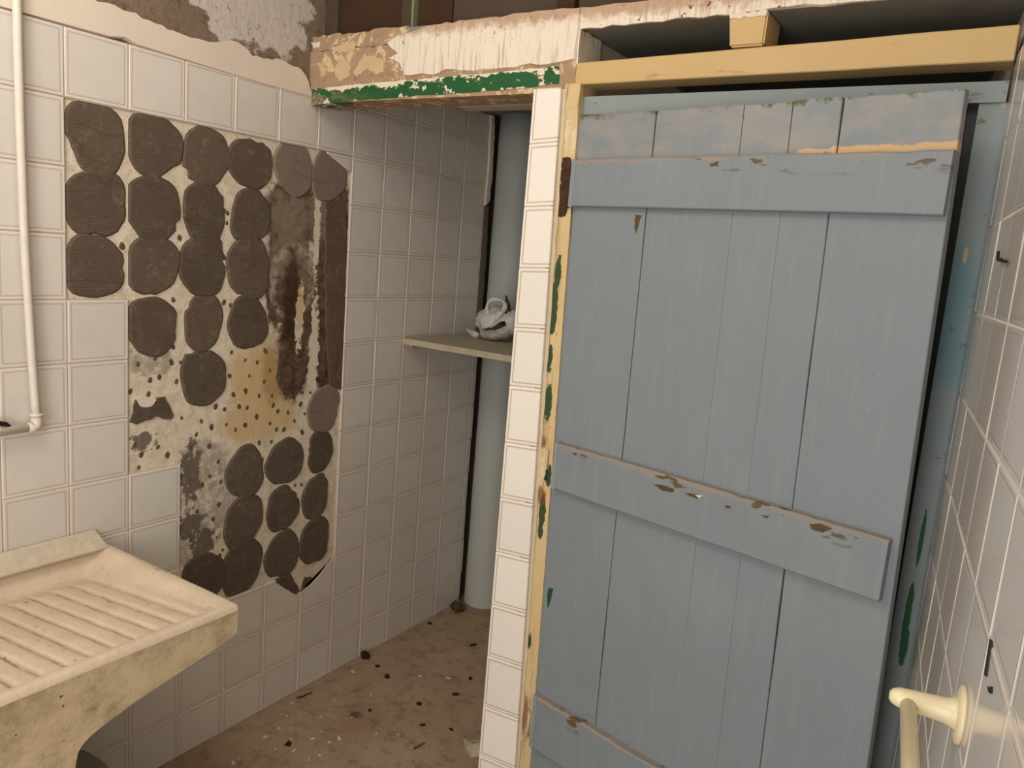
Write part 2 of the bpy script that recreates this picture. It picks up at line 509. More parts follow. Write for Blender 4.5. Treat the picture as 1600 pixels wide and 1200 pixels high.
def green_paint():
    t = NT('flaking_green_paint', .5, .35)
    n1 = t.noise(28, 6, .68, vec=t.mapping(t.obj, (.6, 1, 1)))
    x = t.sep()[0]
    c = t.mix(t.noise(12, 4), (32, 96, 50), (26, 78, 42))
    left = t.math('SUBTRACT', 1.0, t.step(t.math('ADD', x, t.math('MULTIPLY', t.noise(18, 4), .2)), .12, .42))
    c = t.mix(t.math('MULTIPLY', left, t.step(n1, .46, .56)), c, (122, 112, 88))
    z = t.sep()[2]
    zz = t.math('SUBTRACT', z, t.math('MULTIPLY', x, .022))
    top = t.math('MULTIPLY', t.step(zz, 1.925, 1.958), .17)
    c = t.mix(t.step(t.math('ADD', n1, top), .60, .625), c, (226, 216, 190))
    bot = t.math('MULTIPLY', t.math('SUBTRACT', 1.0, t.step(zz, 1.908, 1.920)), .12)
    c = t.mix(t.step(t.math('ADD', t.noise(24, 5, .6), bot), .66, .68), c, (222, 212, 186))
    t.color(c)
    t.bump(n1, .7, .004)
    return t.m
GREEN = green_paint()

def stone(name, dirty):
    t = NT(name, .85, .2)
    c = t.mix(t.noise(8, 6, .65), (232, 217, 196) if not dirty else (216, 198, 168), (208, 188, 162) if not dirty else (188, 168, 134))
    big = t.step(t.noise(5.5, 6, .7, vec=t.mapping(t.obj, (1, 1.2, 1.5))), .42, .72)
    c = t.mix(t.math('MULTIPLY', big, .75 if dirty else .25), c, (142, 122, 88) if dirty else (176, 152, 122))
    if dirty:
        c = t.mix(t.math('MULTIPLY', t.step(t.noise(17, 7, .72), .5, .7), .4), c, (124, 104, 72))
    c = t.mix(t.math('MULTIPLY', t.step(t.noise(30, 6, .7), .60, .72), .5), c, (134, 104, 80))
    c = t.mix(t.step(t.noise(60, 3, .6), .735, .75), c, (70, 56, 44))
    if not dirty:
        y = t.sep()[1]
        # grime lies in the grooves, spaced as the ribs are
        gq = t.math('FRACT', t.math('MULTIPLY', t.math('ADD', y, .018 - .36 + .045 * 40), 1 / .045))
        gg = t.math('SUBTRACT', 1.0, t.step(t.math('ABSOLUTE', t.math('SUBTRACT', gq, .5)), .03, .10))
        x = t.sep()[0]
        gg = t.math('MULTIPLY', gg, t.math('MULTIPLY', t.step(x, -.19, -.16), t.math('SUBTRACT', 1.0, t.step(x, .225, .24))))
        gg = t.math('MULTIPLY', gg, t.math('MULTIPLY', t.math('SUBTRACT', 1.0, t.step(y, .345, .36)), t.step(t.noise(24, 5, .7), .36, .6)))
        c = t.mix(t.math('MULTIPLY', gg, .9), c, (126, 94, 68))
        red = t.math('MULTIPLY', t.step(t.noise(34, 3), .70, .75), .5)
        c = t.mix(red, c, (176, 112, 92))
    t.color(c)
    t.bump(t.noise(55, 6, .7), .55, .004)
    return t.m
STONE = stone('worn_cream_stone', False)
STONE_D = stone('stained_cream_stone', True)

def simple(name, col, rough=.5, spec=.4, var=.06, sc=20):
    t = NT(name, rough, spec)
    c2 = tuple(v * (1 - var * 2) for v in col)
    t.color(t.mix(t.noise(sc, 4), col, c2))
    t.bump(t.noise(sc * 2, 3), .1, .001)
    return t.m
MARBLE = simple('pale_marble', (196, 184, 160), .5, .4, .12, 40)
LEDGE = simple('white_ledge_stone', (226, 212, 192), .6, .3, .10, 45)
PLASTIC = simple('cream_plastic', (236, 224, 186), .35, .5, .03, 8)
PIPEWHITE = simple('white_painted_pipe', (232, 224, 212), .4, .5, .06, 30)
BAGMAT = simple('white_polythene', (206, 202, 194), .4, .5, .05, 16)
BAGDARK = simple('dark_bag_contents', (52, 54, 66), .5, .4, .2, 25)
RUST = simple('rusted_iron', (86, 58, 38), .85, .3, .3, 60)
BLACKM = simple('black_metal', (34, 30, 28), .6, .3, .1, 40)
FLAKE = simple('fallen_white_flake', (226, 214, 196), .8, .2, .08, 30)
PAPER = simple('scrap_paper', (214, 202, 180), .85, .2, .08, 40)
LEAF = simple('dry_leaf', (66, 50, 32), .8, .2, .25, 40)
TWIG = simple('dry_twig', (92, 70, 46), .8, .2, .2, 40)
BINMAT = simple('grey_green_bin', (136, 136, 120), .6, .3, .06, 12)
BROWNP = plaster('dark_brown_panel', (74, 54, 40), (58, 42, 30), 8, .2)
BROWNQ = plaster('grey_brown_panel', (88, 76, 64), (70, 58, 48), 8, .2)
PALE_STRIP = simple('pale_green_strip', (134, 136, 108), .6, .3)

# ------------------------------------------------------------------ room shell
ZT = 1.785          # the tile joint at the top of the missing patch
S = .15
def struct(name, bm, mat, label, cat, parent=None):
    return tag(obj(name, bm, mat, parent), label, cat, kind='structure')

struct('floor', box_bm(-.3, 2.6, -2.6, 2.1, -.1, 0), FLOOR, 'dirty brown speckled floor strewn with chips of plaster', 'floor')
struct('ceiling', box_bm(-.3, 2.6, -2.6, 2.1, 2.95, 3.05), ROOM, 'plain ceiling high above the tiled washroom', 'ceiling')
struct('wall_back', box_bm(-.3, 2.6, -2.6, -2.45, 0, 2.95), ROOM, 'plain plaster wall behind the washing sink side of room', 'wall')
wl = struct('wall_left', box_bm(-.14, -.008, -2.45, 1.685, 0, 2.95), CEMENT, 'left wall of white square tiles with a bare patch and brown cement above', 'wall')
struct('wall_niche', box_bm(-.14, .86, 1.84, 1.95, 0, 2.06), DIRT_AND_SHADE, 'brown plaster wall with shade put into its colour behind the grey pipe in the niche', 'wall')
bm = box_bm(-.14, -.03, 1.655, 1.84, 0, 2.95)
obj('corner_recess', bm, DIRT_AND_SHADE, wl)  # corner shade is put into the dark brown colour

# left wall tiles -------------------------------------------------------------
def tile_mesh(name, poly, mat, fn, th=.008, bev=.0016):
    """poly in cell coordinates 0..1, fn(u,v,h) to local space"""
    bm = bmesh.new()
    uv = bm.loops.layers.uv.new('UVMap')
    n = len(poly)
    cu = sum(p[0] for p in poly) / n
    cv = sum(p[1] for p in poly) / n
    def shrink(p, d):
        L = math.hypot(p[0] - cu, p[1] - cv) or 1
        k = max(.2, 1 - d / S / L * 1.4)
        return (cu + (p[0] - cu) * k, cv + (p[1] - cv) * k)
    P0 = poly
    P1 = [shrink(p, bev) for p in poly]
    r0 = [bm.verts.new(fn(p[0], p[1], -th)) for p in P0]
    r1 = [bm.verts.new(fn(p[0], p[1], -bev * .7)) for p in P0]
    r2 = [bm.verts.new(fn(p[0], p[1], 0)) for p in P1]
    def face(vs, ps):
        f = bm.faces.new(vs)
        for l, p in zip(f.loops, ps):
            l[uv].uv = p
        return f
    face(r2, P1)
    for i in range(n):
        j = (i + 1) % n
        face((r0[i], r0[j], r1[j], r1[i]), (P0[i], P0[j], P0[j], P0[i]))
        face((r1[i], r1[j], r2[j], r2[i]), (P0[i], P0[j], P1[j], P1[i]))
    bmesh.ops.recalc_face_normals(bm, faces=bm.faces[:])
    me = bpy.data.meshes.new(name)
    bm.to_mesh(me)
    bm.free()
    me.materials.append(mat)
    return me

G = .0014 / S
FULL = [(G, G), (1 - G, G), (1 - G, 1 - G), (G, 1 - G)]
def fn_left(u, v, h): return (h, (u - .5) * S, (v - .5) * S)
full_left = tile_mesh('tile', FULL, TILE, fn_left)

def clip(poly, umin=0, umax=1, vmin=0, vmax=1):
    def cut(ps, inside, inter):
        out = []
        for i in range(len(ps)):
            a, b = ps[i], ps[(i + 1) % len(ps)]
            if inside(a):
                out.append(a)
                if not inside(b): out.append(inter(a, b))
            elif inside(b):
                out.append(inter(a, b))
        return out
    def lerp(a, b, k, val):
        t = (val - a[k]) / (b[k] - a[k])
        return tuple(a[i] + (b[i] - a[i]) * t for i in range(2))
    for k, lo, hi in ((0, umin, umax), (1, vmin, vmax)):
        poly = cut(poly, lambda p: p[k] >= lo, lambda a, b: lerp(a, b, k, lo))
        poly = cut(poly, lambda p: p[k] <= hi, lambda a, b: lerp(a, b, k, hi))
    return poly

HOLE = set()
for j in range(9):
    for i in range(6):
        if j <= 2 or (j <= 5 and i >= 1) or i >= 2:
            HOLE.add((i, j))
def cell(p, i, j):
    return ((p[0] - i * S) / S, (p[1] - (ZT - (j + 1) * S)) / S)
BROKEN = {
    (4, 9): [(G, G), (1 - G, G), cell((0.7495,0.3579), 4, 9), cell((0.7360,0.3512), 4, 9), cell((0.6883,0.3898), 4, 9), cell((0.6420,0.4314), 4, 9), (.30, 1 - G), (G, 1 - G)],
    (5, 9): [(G, G), (1 - G, G), (1 - G, 1 - G), cell((0.8901,0.4349), 5, 9), cell((0.8360,0.3935), 5, 9), cell((0.7939,0.3703), 5, 9), (G, cell((0.7523,0.3569), 5, 9)[1])],
    (5, 0): [cell((0.8885,1.7372), 5, 0), (1 - G, .70), (1 - G, 1 - G), (.28, 1 - G), cell((0.7923,1.7784), 5, 0)],
}
r = random.Random(3)
for j in range(-2, 12):
    for i in range(-7, 11):
        if j == -2 and i < 5: continue
        if (i, j) in HOLE and (i, j) not in BROKEN: continue
        if (i, j) in BROKEN:
            me = tile_mesh('tile', BROKEN[(i, j)], TILE, fn_left)
        else:
            poly = FULL
            if j == 11: poly = clip(poly, vmin=.103)
            if j == -2: poly = clip(poly, vmax=.72)
            me = full_left if poly is FULL else tile_mesh('tile', poly, TILE, fn_left)
        o = bpy.data.objects.new('tile', me)
        o.location = (r.uniform(-.0006, .0004), (i + .5) * S, ZT - (j + .5) * S)
        o.rotation_euler = (0, r.uniform(-.004, .004), r.uniform(-.004, .004))
        link(o, wl)
for j in range(4, 12):                      # last cut strip before the pipe
    me = tile_mesh('tile', clip(FULL, umax=.16 + .05 * r.random(), vmin=.103 if j == 11 else 0), TILE, fn_left)
    o = bpy.data.objects.new('tile', me)
    o.location = (-.0002, 11.5 * S, ZT - (j + .5) * S)
    link(o, wl)
bm = bmesh.new()
slab_poly(bm, ragged([(1.651, 1.19), (1.690, 1.19), (1.693, 1.45), (1.682, 1.70), (1.651, 1.70)], .02, .003, 5), lambda a, b, h: (h, a, b), -.03, -.002, .001)
obj('edge_plaster', bm, DIRT_AND_SHADE, wl)
# grout bed seen in the joints
bm = bmesh.new()
def bed(y0, y1, z0, z1): add_box(bm, -.008, -.0026, y0, y1, z0, z1)
bed(-1.05, 0, 0, ZT + S); bed(0, .9, ZT, ZT + S); bed(.9, 1.65, 0, 2.05)
bed(0, .15, 0, ZT - 3 * S); bed(.15, .30, 0, ZT - 6 * S); bed(.30, .60, 0, ZT - 9 * S); bed(.6, .9, 0, ZT - 9.75 * S)
tag(obj('grout', bm, GROUT, wl))
# bare wall in the patch
obj('bare_plaster', box_bm(-.0078, -.0066, 0.0, .9, ZT - 9.8 * S, ZT), BARE, wl)

def fn_wall(a, b, h): return (h, a, b)
# smooth white plaster band over the tiles, ragged upper edge
top = [(0.7135,1.9498), (0.6943,1.9851), (0.6742,1.9983), (0.6032,2.0061), (0.5584,1.9988), (0.5044,1.9925), (0.4557,2.0163), (0.4021,2.0027), (0.3543,1.9936), (0.3173,1.9902), (0.2638,1.9942), (0.2210,1.9975), (0.1559,2.0080), (0.1324,2.0069), (0.1095,2.0114), (0.0723,2.0059), (0.0406,2.0073), (-0.0512,2.0230), (-0.2173,2.0164), (-0.4301,1.9843)]
top = ragged(top, .014, .0035, 5, closed=False)
low = [(top[-1][0], ZT + S), (.10, ZT + S + .001), (.14, ZT + S + .008), (.17, ZT + S), (.35, ZT + S - .002), (.55, ZT + S - .006), (.73, ZT + S - .004)]
bm = bmesh.new()
slab_poly(bm, top + low, fn_wall, -.0079, .0035, .004)
obj('plaster_band', bm, WHITE, wl)

# dabs of tile mortar left on the wall
DABS = [(0.0732,1.7097,0.0709,0.0816), (0.2194,1.7135,0.0738,0.0795), (0.3674,1.7085,0.0717,0.0749), (0.5112,1.7117,0.0716,0.0689), (0.6653,1.7197,0.0728,0.0801), (0.8068,1.7133,0.0724,0.0767),
        (0.0722,1.5603,0.0733,0.0779), (0.2204,1.5586,0.0748,0.0801), (0.3662,1.5614,0.0647,0.0784), (0.5136,1.5668,0.0659,0.0759),
        (0.0681,1.4128,0.0694,0.0753), (0.2177,1.4203,0.0702,0.0723), (0.3649,1.4247,0.0732,0.0784), (0.5138,1.4201,0.0733,0.0831),
        (0.2168,1.2657,0.0729,0.0742), (0.3677,1.2709,0.0602,0.0735), (0.5165,1.2645,0.0698,0.0779), (0.3705,1.1185,0.0713,0.0754),
        (0.8271,0.9704,0.0714,0.0735), (0.8179,0.8313,0.0573,0.0704), (0.8064,0.6755,0.0574,0.0740), (0.8117,0.5220,0.0640,0.0826),
        (0.5188,0.8183,0.0675,0.0796), (0.6724,0.8212,0.0727,0.0755), (0.5164,0.6649,0.0682,0.0814), (0.6686,0.6686,0.0680,0.0686), (0.5161,0.5161,0.0712,0.0874), (0.6726,0.5109,0.0663,0.0835), (0.3815,0.5245,0.0773,0.0713)]
PALE = {4, 5, 18}
BOUND = {0: (0, ZT - 3 * S)}
r = random.Random(11)
for k, (a, b, ra, rb) in enumerate(DABS):
    ylo = .001 if k in (0, 6, 10) else (.302 if k == 28 else .152)
    zlo = ZT - 3 * S + .001 if k == 10 else (ZT - 9 * S + .001)
    pts = []
    n = 30
    e = r.uniform(1.95, 2.45)
    ph = [r.uniform(0, 6.28) for _ in range(4)]
    notch = r.uniform(0, 6.28)
    for q in range(n):
        t = 2 * PI * q / n
        c, s = math.cos(t), math.sin(t)
        k2 = (abs(c) ** e + abs(s) ** e) ** (-1 / e)
        wob = 1 + .05 * math.sin(2 * t + ph[0]) + .04 * math.sin(3 * t + ph[1]) + .02 * math.sin(7 * t + ph[2]) + r.uniform(-.012, .012)
        if math.cos(t - notch) > .93: wob *= r.uniform(.86, 1.0)
        pts.append((min(.898, max(ylo, a + 1.05 * ra * k2 * c * wob)), min(ZT - .001, max(zlo, b + 1.05 * rb * k2 * s * wob))))
    bm = bmesh.new()
    slab_poly(bm, pts, fn_wall, -.0067, r.uniform(-.0026, -.0008), .006)
    obj('mortar_dab', bm, MORTAR_PALE if k in PALE else MORTAR, wl)
for pts, mm in (([(0.1701,1.0786), (0.1824,1.0571), (0.2180,1.0544), (0.2324,1.0766), (0.2545,1.0775), (0.2814,1.0219), (0.2739,1.0124), (0.2273,1.0257), (0.1737,1.0128), (0.1547,1.0222), (0.1650,1.0459)], MORTAR),
                ([(0.1684,1.0838), (0.2269,1.0840), (0.2307,1.0631), (0.2090,1.0538), (0.1824,1.0588)], WHITE),
                ([(0.8519,0.3721), (0.8880,0.4192), (0.8900,0.4373), (0.8082,0.3702), (0.7523,0.3569), (0.7723,0.4047)], MORTAR),
                ([(0.6420,0.4336), (0.7075,0.4388), (0.7340,0.3946), (0.7521,0.3615), (0.7386,0.3548), (0.6882,0.3920)], MORTAR),
                ([(0.8005,1.6350), (0.8854,1.6532), (0.8970,1.4303), (0.9073,1.1775), (0.8991,1.0269), (0.8486,1.0430), (0.8264,1.1821), (0.8053,1.4078)], SMEAR)
):
    bm = bmesh.new()
    slab_poly(bm, ragged(pts, .012, .003, 9), fn_wall, -.0067, -.003, .002)
    obj('mortar_smear', bm, mm, wl)
# little specks where the notched mortar caught the wall
SP = [(0.2762,1.3325),(0.4323,1.3243),(0.4536,1.3169),(0.1786,1.1690),(0.2245,1.1806),(0.2723,1.1669),(0.2988,1.1649),(0.2122,1.1262),(0.2375,1.1306),(0.2880,1.1138),(0.1581,1.1016),(0.2071,1.0879),(0.4614,1.1823),(0.4567,1.1143),(0.5085,1.1568),(0.5523,1.1460),(0.5817,1.1785),(0.6006,1.1190),(0.5259,1.1082),(0.5803,1.0858),(0.6409,1.0899),(0.5136,1.0637),(0.5628,1.0448),(0.6109,1.0395),(0.6553,1.0446),(0.6865,1.0290),(0.4713,1.0588),(0.4923,1.0204),(0.5197,1.0132),(0.5556,0.9813),(0.6170,1.0090),(0.6351,0.9887),(0.6759,0.9794),(0.6069,0.9544),(0.6325,0.9306),(0.6629,0.9260),(0.5144,0.9618),(0.4808,0.9533),(0.4494,0.9731),(0.4116,1.0304),(0.4418,1.0192),(0.3046,1.0117),(0.3667,0.9941),(0.4002,0.9728),(0.3511,0.9581),(0.3930,0.9181),(0.4238,0.8675),(0.4339,0.8044),(0.3721,0.8098),(0.5678,0.8986),(0.6140,0.8950),(0.7270,0.9997),(0.7446,0.9662),(0.7031,0.9490),(0.7368,0.9066),(0.7656,1.0326),(0.2775,1.2076),(0.1881,0.9304),(0.2635,0.9152),(0.1811,0.8972),(0.7156,0.7346),(0.7426,0.7310),(0.7670,0.6800),(0.5818,0.8442),(0.1703,0.9591),(0.2352,0.9430),(0.4289,0.7379),(0.1364,1.4642),(0.1315,1.4424),(0.2806,1.4353),(0.4293,1.4476),(0.4387,1.5693),(0.4374,1.5416),(0.2929,1.4933),(0.4592,1.4275),(0.4262,1.5733),(0.3335,0.9245),(0.3969,0.8292),(0.3569,0.7341),(0.4103,0.6979),(0.3376,0.6538),(0.4454,0.5940),(0.4347,0.5773)]
bm = bmesh.new()
for (a, b) in SP:
    R_ = r.uniform(.0065, .011)
    ang = r.uniform(-.6, .6)
    pts = []
    for q in range(8):
        t = 2 * PI * q / 8
        u, v = R_ * .75 * math.cos(t) * r.uniform(.75, 1.1), R_ * math.sin(t) * r.uniform(.75, 1.1)
        pts.append((a + u * math.cos(ang) - v * math.sin(ang), b + u * math.sin(ang) + v * math.cos(ang)))
    slab_poly(bm, pts, fn_wall, -.0067, -.0048, .002)
tag(obj('mortar_specks', bm, MORTAR_SPECK, wl), kind='stuff')

# ------------------------------------------------------------------ right wall
DR = Vector((-0.1209, 0.9927, 0)).normalized()
wr = empty('wall_right', (1.772, .74, 0), math.atan2(-DR.x, DR.y))     # local +Y runs along the wall, local -X faces the room
tag(wr, 'right wall of glossy white square tiles with pale joints', 'wall', kind='structure')
obj('wall_core', box_bm(.008, .14, -3.4, 1.3, 0, 2.95), WHITE, wr)
def fn_right(u, v, h): return (-h, (u - .5) * S, (v - .5) * .153)
full_right = tile_mesh('tile', FULL, TILE_R, fn_right)
r = random.Random(5)
for row in range(0, 13):
    z1 = 1.947 - row * .153
    for col in range(-14, 2):
        y0 = .078 + col * S - .3
        if y0 + S > 0 and y0 > -.02: continue
        poly = FULL
        if y0 + S > 0: poly = clip(poly, umax=(0 - y0) / S - .01)
        if z1 - .153 < 0: poly = clip(poly, vmin=(.153 - z1) / .153)
        me = full_right if poly is FULL else tile_mesh('tile', poly, TILE_R, fn_right)
        o = bpy.data.objects.new('tile', me)
        o.location = (r.uniform(-.0004, .0006), y0 + S / 2, z1 - .0765)
        o.rotation_euler = (0, r.uniform(-.006, .006), r.uniform(-.006, .006))
        link(o, wr)
obj('grout', box_bm(.0016, .008, -2.35, 0, 0, 1.947), WHITE, wr)
# dark chips and a small hook on the right wall
def right_pt(a, z, h): return (-h, a, z)
for pts in ([(-0.8280,1.1838), (-0.8406,1.1866), (-0.8505,1.1528), (-0.8361,1.1472)], [(-0.8630,1.1488), (-0.8878,1.1605), (-0.8907,1.1554), (-0.8747,1.1486)]):
    bm = bmesh.new()
    slab_poly(bm, ragged(pts, .008, .001, 2), right_pt, 0, .0012, .0004)
    obj('chip', bm, BLACKM, wr)
hk = empty('wall_hook', (0, 0, 0))
hk.location = wr.matrix_basis @ Vector((0, (-0.3513,1.5784)[0], (-0.3513,1.5784)[1]))
hk.rotation_euler = wr.rotation_euler
tag(hk, 'small dark L-shaped hook on the right tiled wall', 'hook')
bm = bmesh.new()
a1 = (-0.3157,1.5871); a2 = (-0.3335,1.5752); a3 = (-0.4403,1.5697); a0 = (-0.3513,1.5784)
tube(bm, [(-.004, a1[0] - a0[0], a1[1] - a0[1]), (-.005, a2[0] - a0[0], a2[1] - a0[1]), (-.006, (a3[0] + a2[0]) / 2 - a0[0], (a3[1] + a2[1]) / 2 - a0[1]), (-.005, a3[0] - a0[0], a3[1] - a0[1])], .0022, 8)
obj('bent_wire', bm, BLACKM, hk, True)
bm = bmesh.new()
tube(bm, [(.001, a2[0] - a0[0], a2[1] - a0[1]), (-.0055, a2[0] - a0[0], a2[1] - a0[1])], .0028, 8)
obj('nail', bm, BLACKM, hk, True)

# ------------------------------------------------------------------ partition with its strip of tiles
bm = bmesh.new()
hexa(bm, [(.786, .708, 0), (.9005, .708, 0), (.89, .80, 0), (.786, .80, 0)], [(.786, .708, 1.922), (.857, .708, 1.922), (.857, .80, 1.922), (.786, .80, 1.922)])
wm = struct('wall_middle', bm, CREAM, 'narrow wall end faced with a single strip of white tiles', 'wall')
obj('partition_body', box_bm(.80, .88, .80, 1.84, 0, 2.055), WHITE, wm)
def right_edge(z): return .859 + (1.917 - z) * .0232
joints = [1.918] + [1.640 - S * k for k in range(-1, 11)] + [0.0]
for k in range(len(joints) - 1):
    z1, z0 = joints[k], joints[k + 1]
    if z1 - z0 < .01: continue
    w0, w1 = right_edge(z0) - .782, right_edge(z1) - .782
    base = 1.640 - S * (k - 1)      # bottom of this tile's full cell
    def fnc(u, v, h, cz=base + S / 2): return (u * S, -h, (v - .5) * S + .07 * u * S)
    v0, v1 = (z0 - base) / S, (z1 - base) / S
    poly = [(G, max(v0, G)), (w0 / S, max(v0, G)), (w1 / S, min(v1, 1 - G)), (G, min(v1, 1 - G))]
    if k == 0: poly = [(G, G), (w0 / S, G), (w1 / S, .80), (w1 / S - .06, v1 - .03), (G, v1)]
    me = tile_mesh('tile', poly, TILE_C, fnc)
    o = bpy.data.objects.new('tile', me)
    o.location = (.782, .700, base + S / 2)
    link(o, wm)
obj('grout', box_bm(.7835, .859, .7026, .708, 0, 1.915), GROUT, wm)

# ------------------------------------------------------------------ lintel, loft slab, niche ceiling
ln = struct('lintel', box_bm(-.008, .886, .716, .83, 1.912, 2.056), LINTEL, 'old concrete lintel with crumbling plaster and a flaking green painted edge', 'lintel')
def fn_front(y):
    return lambda a, b, h: (a, y - h, b)
pts = [(.005, 1.906), (.20, 1.914), (.45, 1.919), (.77, 1.926), (.845, 1.932), (.842, 1.972), (.70, 1.968), (.52, 1.963), (.37, 1.961), (.20, 1.957), (.005, 1.950)]
bm = bmesh.new()
slab_poly(bm, ragged(pts, .02, .0016, 4), fn_front(.7175), -.05, .004, .0015)
obj('green_board', bm, GREEN, ln)
pts = [(0.2908,2.0595), (0.3352,2.0778), (.45, 2.095), (.60, 2.099), (.75, 2.100), (.887, 2.098), (.8865, 2.05), (.884, 1.985), (.83, 1.978), (.74, 1.978), (.70, 1.974), (.62, 1.972), (.55, 1.973), (.50, 1.980), (.46, 1.968), (.42, 1.974), (0.3590,1.9730), (0.3408,2.0036), (0.3007,2.0191), (0.3320,2.0305)]
bm = bmesh.new()
slab_poly(bm, ragged(pts, .02, .003, 8), fn_front(.716), 0, .006, .003)
obj('limewash_coat', bm, DRIP, ln)
for q, pts in enumerate(([(0.0263,2.0205), (0.0470,2.0265), (0.0621,1.9904), (0.0444,1.9805)],
            [(0.0923,2.0030), (0.1111,2.0299), (0.1492,2.0225), (0.1520,1.9792), (0.1200,1.9666), (0.0985,1.9851)],
            [(0.1685,1.9922), (0.2095,2.0379), (0.2822,2.0168), (0.2842,1.9899), (0.2614,1.9792), (0.2244,1.9963), (0.1845,1.9742)],
            [(-0.0062,2.0811), (0.0307,2.0821), (0.0289,2.0682), (0.0026,2.0663)],
            [(0.0834,2.0664), (0.1654,2.0781), (0.1721,2.0504), (0.1102,2.0438)])):
    bm = bmesh.new()
    slab_poly(bm, ragged(pts, .005, .0038, q), fn_front(.7165), 0, .003, .001)
    obj('plaster_patch', bm, PATCH if q != 3 else WHITE, ln)

bm = bmesh.new()
slab_poly(bm, ragged([(.716, 1.975), (.828, 1.97), (.828, 2.054), (.716, 2.054)], .02, .003, 12), lambda a, b, h: (.886 + h, a, b), 0, .003, .001)
obj('limewash_coat', bm, DRIP, ln)
sl = struct('loft_slab', box_bm(-.008, 1.95, .722, 1.95, 2.056, 2.098), SOFFIT, 'rough concrete loft slab resting on the lintel over the blue door', 'slab')
bm = bmesh.new()
slab_poly(bm, ragged([(.88, 2.052), (1.30, 2.056), (1.95, 2.058), (1.95, 2.10), (.88, 2.10)], .03, .003, 3), fn_front(.722), 0, .007, .003)
obj('slab_edge', bm, DRIP, sl)
bm = bmesh.new()
slab_poly(bm, ragged([(0, 2.056), (.36, 2.056), (.36, 2.101), (.2, 2.099), (0, 2.098)], .02, .004, 3), fn_front(.722), 0, .006, .003)
obj('slab_edge', bm, LINTEL, sl)
# small plaster-covered bearer under the niche ceiling
obj('ceiling_batten', box_bm(.02, .80, 1.40, 1.48, 2.03, 2.056, bev=.003), WHITE, sl)

# ------------------------------------------------------------------ WC behind the door
struct('wall_far', box_bm(.86, 1.95, 1.84, 1.95, 0, 2.056), WC_BLUE, 'dark wall of the closet seen through gaps round the blue door', 'wall')

# loft shutters standing on the slab
lf = empty('loft_cupboard', (.75, .78, 2.098))
tag(lf, 'dark brown panelled cupboard front standing in the loft above the lintel', 'cupboard')
def lbox(name, x0, x1, y0, y1, z0, z1, mat, bev=.003):
    obj(name, box_bm(x0 - .75, x1 - .75, y0 - .78, y1 - .78, z0, z1, bev=bev), mat, lf)
lbox('carcass', -.006, 1.75, .80, .86, .0, .84, BROWNP)
lbox('post', -.004, .045, .765, .80, 0, .83, BROWNQ)
lbox('panel', .047, .285, .775, .80, .0, .83, BROWNP)
lbox('panel', .287, .332, .770, .80, .0, .83, BROWNQ)
lbox('pale_strip', .333, .341, .758, .80, .0, .83, PALE_STRIP, .001)
lbox('panel', .342, .46, .775, .80, .0, .83, BROWNP)
lbox('panel', .462, .79, .778, .80, .0, .83, BROWNQ)
lbox('post', .79, .84, .762, .80, .0, .83, BROWNP)
lbox('panel', .842, 1.20, .778, .80, .0, .83, BROWNQ)
lbox('panel', 1.202, 1.75, .778, .80, .0, .83, BROWNP)

# ------------------------------------------------------------------ door frame
fr = empty('trim_1', (0, 0, 0))
tag(fr, 'old door frame with cream peeling left jamb and blue grey top rail', 'door frame', kind='structure')
bm = bmesh.new()
jx = lambda z: (.8635 + (1.93 - z) * .0225)
jr = lambda z: (.9035 + (1.93 - z) * .021)
n = 36
L = []
for k in range(n + 1):
    z = 1.93 * k / n
    wob = mnoise.noise((0, 0, z * 14)) * .0022
    L.append((jx(z) + wob, jr(z) + mnoise.noise((3, 0, z * 11)) * .0015, z))
for y0, y1, sgn in ((.712, .80, 1),):
    fr_, bk = [], []
    for a, b, z in L:
        fr_.append((bm.verts.new((a, .7125 + mnoise.noise((a * 9, 5, z * 9)) * .0015, z)), bm.verts.new((b, .7125, z))))
        bk.append((bm.verts.new((a, y1, z)), bm.verts.new((b, y1, z))))
    for k in range(n):
        bm.faces.new((fr_[k][0], fr_[k][1], fr_[k + 1][1], fr_[k + 1][0]))
        bm.faces.new((bk[k][0], bk[k + 1][0], bk[k + 1][1], bk[k][1]))
        bm.faces.new((fr_[k][1], bk[k][1], bk[k + 1][1], fr_[k + 1][1]))
        bm.faces.new((fr_[k][0], fr_[k + 1][0], bk[k + 1][0], bk[k][0]))
    bm.faces.new((fr_[-1][0], fr_[-1][1], bk[-1][1], bk[-1][0]))
    bm.faces.new((fr_[0][0], bk[0][0], bk[0][1], fr_[0][1]))
bmesh.ops.recalc_face_normals(bm, faces=bm.faces[:])
obj('jamb', bm, FRAME, fr)
# cream filler between tiles and jamb
bm = bmesh.new()
A, B = [], []
for k in range(61):
    z = 1.918 * k / 60
    A.append((right_edge(z) - .003, z))
    B.append((jx(z) + .006 + mnoise.noise((7, 1, z * 22)) * .004, z))
slab_poly(bm, A + B[::-1], fn_front(.7125), -.03, .0030, 0)
tag(obj('filler_strip', bm, CREAM, fr), 'cream filler between tiles and jamb')
# head rail
bm = bmesh.new()
hexa(bm, [(.866, .735, 1.862), (1.768, .735, 1.866), (1.768, .775, 1.866), (.866, .775, 1.862)], [(.866, .735, 1.904), (1.768, .735, 1.903), (1.768, .775, 1.903), (.866, .775, 1.904)])
obj('head_rail', bm, RAIL, fr)
obj('rail_end', box_bm(.862, .905, .7115, .74, 1.872, 1.905, bev=.002), FRAME, fr)
